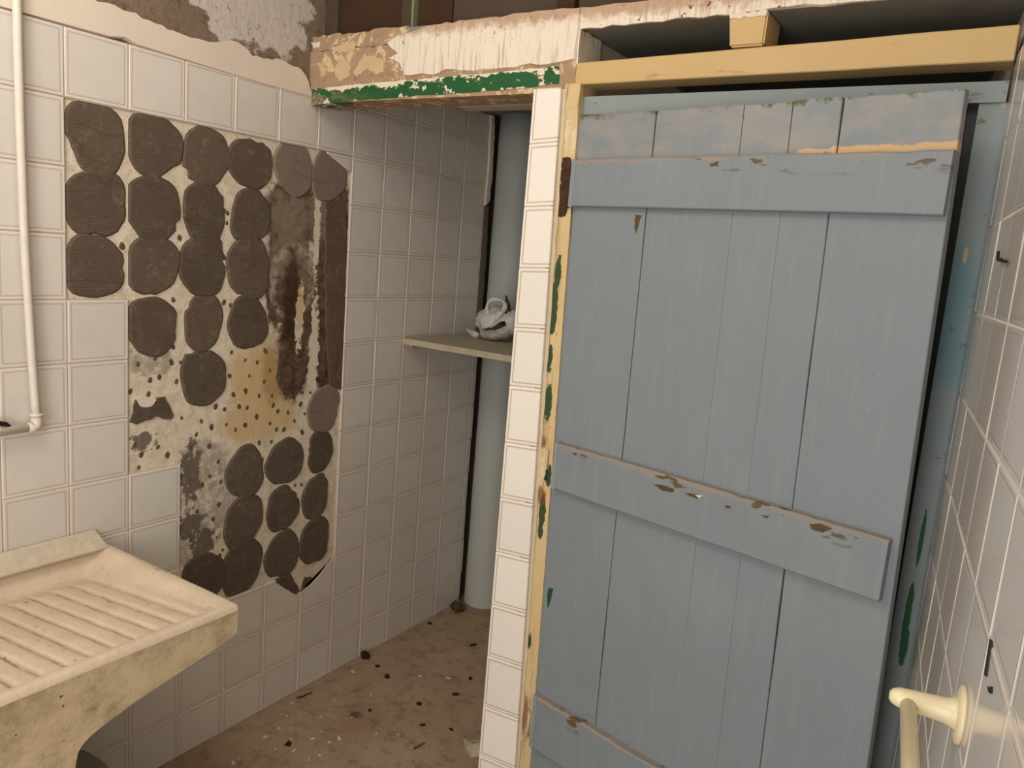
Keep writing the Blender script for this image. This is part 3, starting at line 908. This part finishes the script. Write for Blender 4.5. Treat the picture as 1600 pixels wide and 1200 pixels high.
# right stile with its rebate
bm = bmesh.new()
hexa(bm, [(1.737, .742, 0), (1.80, .742, 0), (1.80, .80, 0), (1.737, .80, 0)], [(1.726, .742, 1.866), (1.772, .742, 1.866), (1.772, .80, 1.866), (1.726, .80, 1.866)])
obj('stile', bm, STILE, fr)
bm = bmesh.new()
hexa(bm, [(1.718, .765, 0), (1.737, .765, 0), (1.737, .80, 0), (1.718, .80, 0)], [(1.708, .765, 1.866), (1.726, .765, 1.866), (1.726, .80, 1.866), (1.708, .80, 1.866)])
obj('door_stop', bm, REBATE_SHADE, fr)
# hinge leaves screwed to the jamb
def hinge(z0, z1, x0, x1, mat, screws, lab=None):
    bm = bmesh.new()
    slab_poly(bm, ragged([(x0 + .001, z0), (x1 - .004, z0 + .001), (x1, z0 + .02), (x1, z1 - .01), (x1 - .003, z1), (x0 + .002, z1)], .008, .0030 if mat is RUST else .0003, 4), fn_front(.7112), -.004, .0016, .0005)
    h = obj('hinge', bm, mat, fr)
    if lab: h['label'] = lab
    for z in screws:
        bm = bmesh.new()
        for rad, y in ((.0042, .7092), (.0026, .7085)):
            pass
        tube(bm, [((x0 + x1) / 2 - .002, .7100, z), ((x0 + x1) / 2 - .002, .7085, z), ((x0 + x1) / 2 - .002, .7080, z)], [.0050, .0048, .0034], 12)
        obj('screw', bm, RUST if mat is RUST else FRAME, h, False)
    bm = bmesh.new()
    tube(bm, [(x1 + .002, .7085, z0 + .02), (x1 + .002, .7085, (z0 + z1) / 2), (x1 + .002, .7085, z1 - .03)], .0035, 10)
    obj('knuckle', bm, mat, h, True)
hinge(1.622, 1.760, .873, .899, RUST, (1.65, 1.69, 1.735), 'rusted brown upper hinge')
hinge(.945, 1.075, .888, .906, FRAME, (.965, 1.01, 1.06))
hinge(.235, .36, .903, .924, FRAME, (.255, .30, .34))

# ------------------------------------------------------------------ beam and block over the door
bmn = empty('timber_beam', (.865, .755, 1.928))
tag(bmn, 'long yellow ochre painted timber beam across the top of the doorway', 'beam')
bm = bmesh.new()
hexa(bm, [(0, -.037, 0), (.905, -.037, .005), (.905, .035, .005), (0, .035, 0)], [(0, -.037, .049), (.905, -.037, .066), (.905, .035, .066), (0, .035, .049)])
bmesh.ops.bevel(bm, geom=bm.edges[:], offset=.002, segments=1, affect='EDGES')
bmesh.ops.subdivide_edges(bm, edges=[e for e in bm.edges if e.calc_length() > .5], cuts=24)
for v in bm.verts:
    v.co.z += mnoise.noise((v.co.x * 6, 1, 3)) * .0012
obj('beam', bm, BEAM, bmn)
bmb = empty('timber_block', (1.2815, .76, 1.9895))
tag(bmb, 'short yellow timber block wedged between beam and loft slab', 'block')
bm = bmesh.new()
hexa(bm, [(-.033, -.040, .0), (.039, -.040, .0), (.039, .06, .0), (-.033, .06, .0)], [(-.041, -.043, .0685), (.041, -.043, .0685), (.041, .06, .0665), (-.041, .06, .0665)])
bmesh.ops.bevel(bm, geom=bm.edges[:], offset=.004, segments=2, affect='EDGES')
obj('wood_block', bm, BEAM, bmb)
bm = bmesh.new()
slab_poly(bm, ragged([(-.039, .056), (.039, .056), (.040, .0675), (-.040, .0675)], .01, .003, 3), lambda a, b, h: (a, -.041 - h, b), -.002, .0035, .001)
obj('paint_crust', bm, WHITE, bmb)

# ------------------------------------------------------------------ the door
dr = empty('door_1', (.9391, .715, 0), -math.radians(11.12))
tag(dr, 'blue grey ledged plank door standing slightly ajar beside the tiled strip', 'door', kind='structure')
ZB, ZTOP = .045, 1.857
bounds = [(-.036, .000), (.181, .198), (.391, .421), (.4934, .531), (.589, .627), (.792, .832)]     # at z=1.8 and z=0
bx = lambda k, z: bounds[k][1] + (bounds[k][0] - bounds[k][1]) * z / 1.8
r = random.Random(21)
for k in range(5):
    g = (.0005, .0005, .0001, .0001, .0006, 0)
    EB = (.0008, .0014, .0005, .0007, .0014, .0016)
    NZ = (.0004, .0032, .0006, .0012, .0034, 0)
    bm = bmesh.new()
    n = 60
    dy = r.uniform(-.0006, .0012)
    rows = []
    for q in range(n + 1):
        z = ZB + (ZTOP - ZB) * q / n
        zz = z
        if q == n: zz = ZTOP - r.uniform(0, .003)
        top = max(0, (z - 1.62) / .23)
        a = bx(k, z) + g[k] + max(0, mnoise.noise((k * 3.1, 0, z * 4))) * NZ[k] * .6 + top * .0008
        b = bx(k + 1, z) - g[k + 1] - max(0, mnoise.noise((k * 3.1 + 9, 0, z * 4))) * NZ[k + 1] * .6 - top * .0008
        e, e2 = EB[k], EB[k + 1]
        rows.append([bm.verts.new(p) for p in ((a, .024, zz), (a, dy + e, zz), (a + e, dy, zz), ((a + b) / 2, dy + mnoise.noise((k, 2, z * 2)) * .0012, zz + r.uniform(-.002, .002) * (q == n)), (b - e2, dy, zz), (b, dy + e2, zz), (b, .024, zz))])
    m = len(rows[0])
    for q in range(n):
        for i in range(m):
            j = (i + 1) % m
            bm.faces.new((rows[q][i], rows[q][j], rows[q + 1][j], rows[q + 1][i]))
    bm.faces.new(rows[0][::-1]); bm.faces.new(rows[-1])
    bmesh.ops.recalc_face_normals(bm, faces=bm.faces[:])
    obj('plank', bm, PLANK, dr)
def batten(z0, z1, s0, s1, mat, t=.021, wob=.0018, slope=0.0):
    bm = bmesh.new()
    n = 40
    rows = []
    for q in range(n + 1):
        x = s0 + (s1 - s0) * q / n
        dz = slope * (q / n)
        tz = z1 + dz - abs(mnoise.noise((x * 19, z1, 0))) * wob * 2.2
        bz = z0 + dz + mnoise.noise((x * 9, z0, 4)) * wob * .5
        e = .0025
        rows.append([bm.verts.new(p) for p in ((x, .0022, bz), (x, -t + e, bz), (x, -t, bz + e), (x, -t, tz - e * 1.4), (x, -t + e * 1.4, tz), (x, .0022, tz))])
    m = 6
    for q in range(n):
        for i in range(m):
            j = (i + 1) % m
            bm.faces.new((rows[q][i], rows[q][j], rows[q + 1][j], rows[q + 1][i]))
    bm.faces.new(rows[0][::-1]); bm.faces.new(rows[-1])
    bmesh.ops.recalc_face_normals(bm, faces=bm.faces[:])
    return obj('batten', bm, mat, dr)
batten(1.647, 1.756, -.030, .793, BATTEN_T, .018)
batten(.953, 1.0715, .004, .796, BATTEN_M, .021, .0025)
batten(.242, .390, .008, .808, BATTEN_L, .021, .003)
# short stub of strap at the hinge side of the battens
for z0, z1, s in ((1.645, 1.756, -.031), (.951, 1.072, -.001), (.240, .391, .007)):
    obj('batten_end', box_bm(s, s + .012, -.0225 if z0 < 1.5 else -.0195, .004, z0, z1, bev=.0015), RAIL, dr)
# chips where the upper coat has come off, showing older green and bare wood
def fn_door(a, b, h): return (a, -h, b)
GREENCHIP = simple('old_green_paint', (34, 92, 50), .5, .35, .1, 30)
BAREWOOD = simple('bare_weathered_wood', (110, 92, 62), .8, .2, .2, 60)
WHITECHIP = simple('white_undercoat', (226, 220, 206), .7, .2, .05, 30)
for pts, h0, mm in (([(0.0054,0.6829), (0.0224,0.6875), (0.0179,0.6524), (0.0099,0.6263), (0.0040,0.6577)], 0, GREENCHIP),
                    ([(0.2930,1.0421), (0.3212,1.0467), (0.3496,1.0455), (0.3474,1.0375), (0.3229,1.0338)], .021, BAREWOOD),
                    ([(0.3740,1.0449), (0.3944,1.0477), (0.4176,1.0498), (0.4081,1.0399), (0.3891,1.0404)], .021, BAREWOOD),
                    ([(0.4007,1.0480), (0.4206,1.0506), (0.4109,1.0422)], .0216, WHITECHIP),
                    ([(0.6513,1.0592), (0.6730,1.0658), (0.6957,1.0626), (0.6780,1.0493), (0.6566,1.0491)], .021, BAREWOOD),
                    ([(0.1545,1.6335), (0.1720,1.6325), (0.1663,1.6098), (0.1619,1.5897), (0.1547,1.6051)], 0, BAREWOOD),
                    ([(0.3373,1.7386), (0.3588,1.7434), (0.3569,1.7358), (0.3442,1.7321)], .018, BAREWOOD),
                    ([(0.4715,1.0452), (0.4861,1.0466), (0.4840,1.0404), (0.4753,1.0393)], .021, BAREWOOD),
                    ([(0.5504,1.0475), (0.5708,1.0495), (0.5648,1.0436)], .021, BAREWOOD)):
    bm = bmesh.new()
    slab_poly(bm, ragged(pts, .006, .0012, 6), fn_door, h0 - .001, h0 + .0006, .0002)
    obj('paint_chip', bm, mm, dr)

# ------------------------------------------------------------------ niche contents
dp = empty('drain_pipe', (.095, 1.725, 0))
tag(dp, 'thick grey blue vertical drain pipe in the back corner of the niche', 'pipe')
bm = bmesh.new()
prof = [(.087, 0)] + [(.085 + mnoise.noise((0, 3, z * .3)) * .0015, z * .06 + .02) for z in range(0, 33)] + [(.085, 2.054)]
lathe(bm, prof, 40)
obj('pipe', bm, PIPE, dp, True)
bm = bmesh.new()
lathe(bm, [(.104, 0), (.098, .004), (.091, .012), (.087, .020)], 40)
obj('mortar_base', bm, DIRT_AND_SHADE, dp, True)
bm = bmesh.new()
slab_poly(bm, ragged([(1.646, 1.70), (1.672, 1.72), (1.676, 1.86), (1.668, 1.99), (1.66, 2.05), (1.640, 2.05), (1.645, 1.9)], .02, .004, 3), fn_wall, -.005, .008, .003)
obj('plaster_edge', bm, WHITE, wl)

sh = empty('marble_shelf', (.40, 1.40, 1.168))
tag(sh, 'pale marble shelf across the tiled niche holding a plastic bag', 'shelf')
obj('shelf_board', box_bm(-.397, .39, -.209, .22, 0, .022, bev=.002), MARBLE, sh)
obj('wall_bracket', box_bm(-.398, -.383, -.17, .20, -.016, 0.0, bev=.002), MARBLE, sh)

bg = empty('plastic_bag', (.20, 1.50, 1.190))
tag(bg, 'crumpled white plastic bag with looped handle lying on the marble shelf', 'bag')
bm = bmesh.new()
bmesh.ops.create_icosphere(bm, subdivisions=4, radius=1)
for v in bm.verts:
    p = v.co.copy()
    nn = mnoise.noise(p * 1.7 + Vector((3, 1, 2))) * .22 + abs(mnoise.noise(p * 3.6)) * .22 - mnoise.noise(p * 7) * .05
    f = 1 + nn - .12
    v.co = Vector((p.x * .085 * f, p.y * .075 * f, p.z * .075 * f + .068))
    if v.co.z < .002: v.co.z = .002
    if v.co.z > .07: v.co.x += (v.co.z - .07) * .35
obj('bag_body', bm, BAGMAT, bg, True)
bm = bmesh.new()
pts = []
for k in range(21):
    t = 2 * PI * k / 20
    pts.append((.018 + .036 * math.cos(t) + .01 * math.sin(2 * t), -.045 + .012 * math.sin(t), .118 + .042 * math.sin(t)))
tube(bm, pts, [.008 + .003 * math.sin(k * 1.3) for k in range(21)], 8)
obj('handle_loop', bm, BAGMAT, bg, True)
bm = bmesh.new()
slab_poly(bm, ragged([(-.02, .045), (.03, .06), (.07, .085), (.075, .07), (.03, .045)], .012, .004, 2), lambda a, b, h: (a, -.072 - h, b), -.02, .004, .004)
obj('dark_fold', bm, BAGDARK, bg)
bm = bmesh.new()
tube(bm, [(.05, -.02, .10), (.062, -.03, .145), (.052, -.032, .178)], [.016, .010, .002], 8)
obj('dark_knot', bm, BAGDARK, bg, True)
bm = bmesh.new()
tube(bm, [(-.07, -.02, .012), (-.105, .0, .014), (-.135, .012, .018), (-.15, .016, .03)], [.012, .014, .010, .003], 8)
obj('bag_corner', bm, BAGMAT, bg, True)

# ------------------------------------------------------------------ water pipe on the left wall
wp = empty('water_pipe', (.018, -.09, 1.05))
tag(wp, 'thin white painted water pipe running down the left tiled wall to an elbow', 'pipe')
def W(y, z, x=.018): return (x - .018, y + .09, z - 1.05)
bm = bmesh.new()
tube(bm, [W(-.103, 2.94), W(-.104, 2.2), W(-.104, 1.85), W(-.103, 1.70), W(-.100, 1.50), W(-.097, 1.40), W(-.090, 1.22), W(-.084, 1.10), W(-.0815, 1.068)], .0088, 14)
obj('down_pipe', bm, PIPEWHITE, wp, True)
bm = bmesh.new()
tube(bm, [W(-.0815, 1.078), W(-.0815, 1.062), W(-.083, 1.053), W(-.089, 1.0495), W(-.100, 1.0493)], [.0115, .0118, .0122, .0118, .0112], 14)
obj('elbow', bm, PIPEWHITE, wp, True)
bm = bmesh.new()
tube(bm, [W(-.0815, 1.074), W(-.0815, 1.080)], .0142, 16)
obj('collar', bm, PIPEWHITE, wp, True)
bm = bmesh.new()
tube(bm, [W(-.098, 1.0493), W(-.25, 1.049), W(-1.0, 1.046)], .0095, 14)
obj('cross_pipe', bm, PIPEWHITE, wp, True)
bm = bmesh.new()
tube(bm, [W(-.165, 1.050), W(-.165, 1.058), W(-.165, 1.062, .021)], [.013, .011, .006], 12)
tag(obj('tap_body', bm, PIPEWHITE, wp, True))
bm = bmesh.new()
tube(bm, [W(-.190, 1.067), W(-.165, 1.069), W(-.146, 1.064), W(-.138, 1.058)], [.004, .006, .005, .003], 10)
tag(obj('tap_lever', bm, BLACKM, wp, True), 'black tap lever')

# ------------------------------------------------------------------ washing sink
sk = empty('laundry_sink', (.25, -.36, 0))
tag(sk, 'worn cream stone laundry sink with ribbed washboard against the left wall', 'sink')
ox, oy = -.25, .36
RIM = .72
def surf(x, y):
    dfar = .090 - y; dnear = y + .80
    sm = lambda a, b, v: (lambda t: t * t * (3 - 2 * t))(min(1, max(0, (v - a) / (b - a))))
    zf = .664 + .046 * min(1, max(0, (x - .05) / .435))
    k = min(sm(.014, .088, dfar), sm(.014, .08, dnear), sm(.004, .05, x - .0), sm(.012, .030, .510 - x))
    z = RIM - (RIM - zf) * k
    if k > .55:
        q = ((y + .018) / .045) % 1.0
        d = abs(q - .5)
        amp = .0115 * min(1, (k - .55) / .35) * sm(.06, .10, x) * (1 - sm(.47, .492, x))
        g = max(0, 1 - d / .14)
        z += amp * (.15 - g ** .8) + amp * .5 * (1 - (2 * abs(((q + .5) % 1) - .5)) ** 2) * .5
    de = min(.512 - x, .092 - y)
    z -= .006 * max(0, 1 - de / .010) ** 2
    z += mnoise.noise((x * 21, y * 21, 1)) * .0016 + mnoise.noise((x * 60, y * 60, 4)) * .0007
    return z
bm = bmesh.new()
nx, ny = 46, 260
grid = []
for i in range(nx + 1):
    x = .0016 + .5096 * i / nx
    row = []
    for j in range(ny + 1):
        y = -.80 + .892 * j / ny
        row.append(bm.verts.new((x + ox, y + oy, surf(x, y))))
    grid.append(row)
for i in range(nx):
    for j in range(ny):
        bm.faces.new((grid[i][j], grid[i + 1][j], grid[i + 1][j + 1], grid[i][j + 1]))
edge = [grid[nx][j] for j in range(ny + 1)] + [grid[i][ny] for i in range(nx - 1, -1, -1)]
low = [bm.verts.new((v.co.x + .0005, v.co.y + .0005, .702)) for v in edge]
for i in range(len(edge) - 1):
    bm.faces.new((edge[i], low[i], low[i + 1], edge[i + 1]))
bmesh.ops.recalc_face_normals(bm, faces=bm.faces[:])
obj('washboard_basin', bm, STONE, sk, True)
# apron and pedestal: one profile along the wall, extruded towards it
prof = [(.091, .711), (.0915, .700), (.0915, .662), (.090, .652), (.080, .646), (.057, .639), (.020, .631), (-.010, .625), (-.060, .614), (-.102, .605), (-.150, .594), (-.196, .582), (-.222, .574), (-.240, .566), (-.254, .556), (-.262, .545), (-.267, .520), (-.268, .46), (-.268, .30), (-.268, .15), (-.268, 0),
        (-.52, 0), (-.52, .30), (-.52, .46), (-.525, .53), (-.545, .575), (-.62, .60), (-.72, .625), (-.79, .645), (-.80, .66), (-.80, .711)]
bm = bmesh.new()
xs = [.012, .25, .480, .498, .508, .5112]
rings = []
cyc = -.36
for k, x in enumerate(xs):
    ins = (0, 0, 0, .0005, .001, .002)[k]
    ring = []
    for (y, z) in prof:
        yy = y - ins * .5 if y > -.26 else (y + ins * .5 if y < -.53 else y)
        zz = z - ins if z > .70 else z + ins * .25 * (z > .5)
        jit = mnoise.noise((x * 9, y * 13, z * 13)) * .003 if 0 < k else 0
        ring.append(bm.verts.new((x + ox + jit * .6, yy + oy, zz + jit * .3 * (z > .02) * (z < .71))))
    rings.append(ring)
m = len(prof)
for a, b in zip(rings, rings[1:]):
    for i in range(m - 1):
        bm.faces.new((a[i], a[i + 1], b[i + 1], b[i]))
# hollow at the top: close the front face and the wall side only
bm.faces.new(rings[-1]); bm.faces.new(rings[0][::-1])
bmesh.ops.subdivide_edges(bm, edges=[], cuts=1)
bmesh.ops.recalc_face_normals(bm, faces=bm.faces[:])
obj('apron_pedestal', bm, STONE_D, sk)
bm = bmesh.new()
hexa(bm, [(.0035 + ox, -.80 + oy, .716), (.034 + ox, -.80 + oy, .716), (.034 + ox, .078 + oy, .716), (.0035 + ox, .078 + oy, .716)],
     [(.0035 + ox, -.80 + oy, .768), (.040 + ox, -.80 + oy, .7225), (.040 + ox, .074 + oy, .7225), (.0035 + ox, .058 + oy, .765)])
bmesh.ops.bevel(bm, geom=bm.edges[:], offset=.002, segments=1, affect='EDGES')
obj('back_ledge', bm, LEDGE, sk)

gb = empty('waste_bin', (.16, -.128, 0))
tag(gb, 'grey round-shouldered container standing under the stone sink', 'container')
bm = bmesh.new()
lathe(bm, [(.10, 0), (.125, .01), (.132, .05), (.134, .14), (.128, .19), (.112, .235), (.085, .268), (.05, .285), (.02, .290)], 40)
obj('container_body', bm, BINMAT, gb, True)
bm = bmesh.new()
lathe(bm, [(.026, .287), (.028, .296), (.024, .305), (.012, .308)], 24)
obj('cap', bm, BINMAT, gb, True)

# ------------------------------------------------------------------ towel rail on the right wall
tr = empty('towel_rail', (1.8640, -.0075, 1.0590), math.atan2(-DR.x, DR.y))
tag(tr, 'cream plastic towel rail fixed to the right tiled wall', 'towel rail')
def disc(bm, prof, n=28):
    rings = []
    for rr, h in prof:
        rings.append([bm.verts.new((-h, rr * math.cos(2 * PI * i / n), rr * math.sin(2 * PI * i / n))) for i in range(n)])
    for a, b in zip(rings, rings[1:]):
        for i in range(n):
            bm.faces.new((a[i], a[(i + 1) % n], b[(i + 1) % n], b[i]))
    bm.faces.new(rings[0][::-1]); bm.faces.new(rings[-1])
    bmesh.ops.recalc_face_normals(bm, faces=bm.faces[:])
for dy in (0, -.46):
    e = Vector((0, dy, 0))
    bm = bmesh.new()
    disc(bm, [(.031, .001), (.033, .003), (.032, .006), (.024, .0085)])
    o = obj('mounting_plate', bm, PLASTIC, tr, True); o.location = e
    bm = bmesh.new()
    disc(bm, [(.020, .006), (.0165, .012), (.0140, .020), (.0128, .040), (.0116, .060), (.0108, .067), (.0082, .073), (.0040, .076)])
    o = obj('arm', bm, PLASTIC, tr, True); o.location = e
bm = bmesh.new()
tube(bm, [(-.056, -.006, -.002), (-.056, -.20, -.002), (-.056, -.455, -.002)], .0088, 18)
obj('rail_bar', bm, PLASTIC, tr, True)

# ------------------------------------------------------------------ rubbish on the floor
def scrap(name, label, cat, x, y, R_, mat, group=None, th=.0018, n=6, seed=0, sx=1.0, rz=None):
    q = random.Random(seed)
    bm = bmesh.new()
    pts = []
    for i in range(n):
        t = 2 * PI * i / n + q.uniform(-.25, .25)
        d = R_ * q.uniform(.6, 1.1)
        pts.append((d * math.cos(t) * sx, d * math.sin(t)))
    slab_poly(bm, pts, lambda a, b, h: (a, b, h), .0, th, .0006)
    o = obj(name, bm, mat)
    o.location = (x, y, .0003)
    o.rotation_euler = (0, 0, q.uniform(0, 6.28) if rz is None else rz)
    return tag(o, label, cat, group)
r = random.Random(77)
FL = [(0.1615,0.7038),(0.2266,0.6472),(0.2253,0.6164),(0.1953,0.6126),(0.1939,0.5571),(0.0919,0.6453),(0.1357,0.7916),(0.2377,0.8683),(0.0490,0.9555),(0.3612,0.7379),(0.4133,0.7812),(0.3079,0.5289),(0.2975,0.5744),(0.2413,0.7618),(0.1260,0.5763),(0.1214,0.5301),(0.1364,0.4812),(0.2394,0.5266),(0.1202,0.6600),(0.1485,0.4132),(0.1322,0.3810),(0.3410,1.1513),(0.0527,1.4841),(0.5143,0.7332),(0.1962,0.4909),(0.2853,0.6663),(0.2858,0.6251),(0.1949,0.8922),(0.2466,1.1036),(0.0352,0.6820)]
for k, (x, y) in enumerate(FL):
    x = max(x, .03)
    scrap('plaster_flake', 'small white flake of plaster lying on the dirty brown floor', 'flake', x + r.uniform(-.012, .012), y + r.uniform(-.012, .012), r.uniform(.0022, .0078), FLAKE, 'white plaster flakes on the floor', seed=k, n=r.choice((4, 5, 6)), sx=r.choice((.6, 1, 1.5, 2.0)))
DK = [(0.0313,1.4347),(0.0961,1.0483),(0.1685,1.0193),(0.4478,0.8757),(0.1970,0.5393),(0.3643,0.9608),(0.2706,1.4081),(0.4024,1.2042),(0.5338,0.9164),(0.4236,1.0872),(0.2640,0.8276)]
OWN = {0: 'dark leaf fragment on the floor nearest the foot of the drain pipe', 1: 'small dark leaf fragment right beside the leaf clump at the tiled wall',
       2: 'dark leaf fragment second from the leaf clump at the tiled wall', 4: 'angular dark leaf fragment lying among the white plaster flakes',
       6: 'slim dark leaf fragment on the floor close behind the tiled strip', 10: 'tiny dark leaf fragment beside the round stain on the floor'}
for k, (x, y) in enumerate(DK):
    scrap('dry_leaf_bit', OWN.get(k, 'dark brown leaf fragment on open floor between stain and tiled strip'), 'leaf', x, y, r.uniform(.007, .013), LEAF, 'dark leaf fragments on the floor', th=.002, seed=100 + k, sx=1.5)
def clump(name, label, cat, x, y, rad, mat, seed):
    bm = bmesh.new()
    bmesh.ops.create_icosphere(bm, subdivisions=2, radius=1)
    for v in bm.verts:
        f = 1 + mnoise.noise(v.co * 2.1 + Vector((seed, 0, 0))) * .6
        v.co = Vector((v.co.x * rad * f, v.co.y * rad * .7 * f, max(0, v.co.z * rad * .8 * f + rad * .5)))
    o = obj(name, bm, mat)
    o.location = (x, y, 0)
    return tag(o, label, cat)
clump('dry_leaf_clump', 'larger dark clump of dry leaf at the foot of the tiled left wall', 'leaf', (0.0077,1.0613)[0] + .012, (0.0077,1.0613)[1], .020, LEAF, 3)
clump('dirt_lump', 'small upright dark lump against the tiled left wall', 'debris', .013, (-0.0413,1.0681)[1], .012, LEAF, 8)
clump('dust_clump', 'pile of dust and grit at the foot of the drain pipe', 'debris', .045, 1.600, .030, TWIG, 5)
def twig(label, p, q, rad, seed):
    bm = bmesh.new()
    rr = random.Random(seed)
    pts = []
    for k in range(6):
        t = k / 5
        pts.append(((q[0] - p[0]) * t + rr.uniform(-.003, .003), (q[1] - p[1]) * t + rr.uniform(-.003, .003), rad + rr.uniform(0, .002)))
    tube(bm, pts, [rad, rad, rad * .9, rad * .8, rad * .7, rad * .4], 7)
    o = obj('twig', bm, TWIG, None, True)
    o.location = (p[0], p[1], 0)
    tag(o, label, 'twig')
twig('thin brown twig on the floor close to the tiled left wall', (0.0377,0.7183), (0.0478,0.7769), .003, 1)
twig('short pale twig lying near the paper scrap', (0.5060,0.7582), (0.5137,0.8013), .0025, 2)

sp = empty('paper_scrap', (0.6432,0.8877) + (0,))
tag(sp, 'torn off-white paper scrap on the floor beside the tiled strip', 'paper')
c0 = (0.6432,0.8877)
pp = [(0.5956,0.8985), (0.6336,0.8635), (0.6661,0.8422), (0.6955,0.8823), (0.6793,0.9594), (0.6303,0.9231)]
bm = bmesh.new()
tops = [bm.verts.new((p[0] - c0[0], p[1] - c0[1], .006 + .008 * math.sin(i * 2.1))) for i, p in enumerate(pp)]
bots = [bm.verts.new((p[0] - c0[0], p[1] - c0[1], .001)) for p in pp]
mid = bm.verts.new((0, 0, .011))
nn = len(pp)
for i in range(nn):
    j = (i + 1) % nn
    bm.faces.new((tops[i], tops[j], mid))
    bm.faces.new((bots[j], bots[i], tops[i], tops[j])[::-1])
bm.faces.new(bots[::-1])
bmesh.ops.recalc_face_normals(bm, faces=bm.faces[:])
obj('paper_sheet', bm, PAPER, sp)
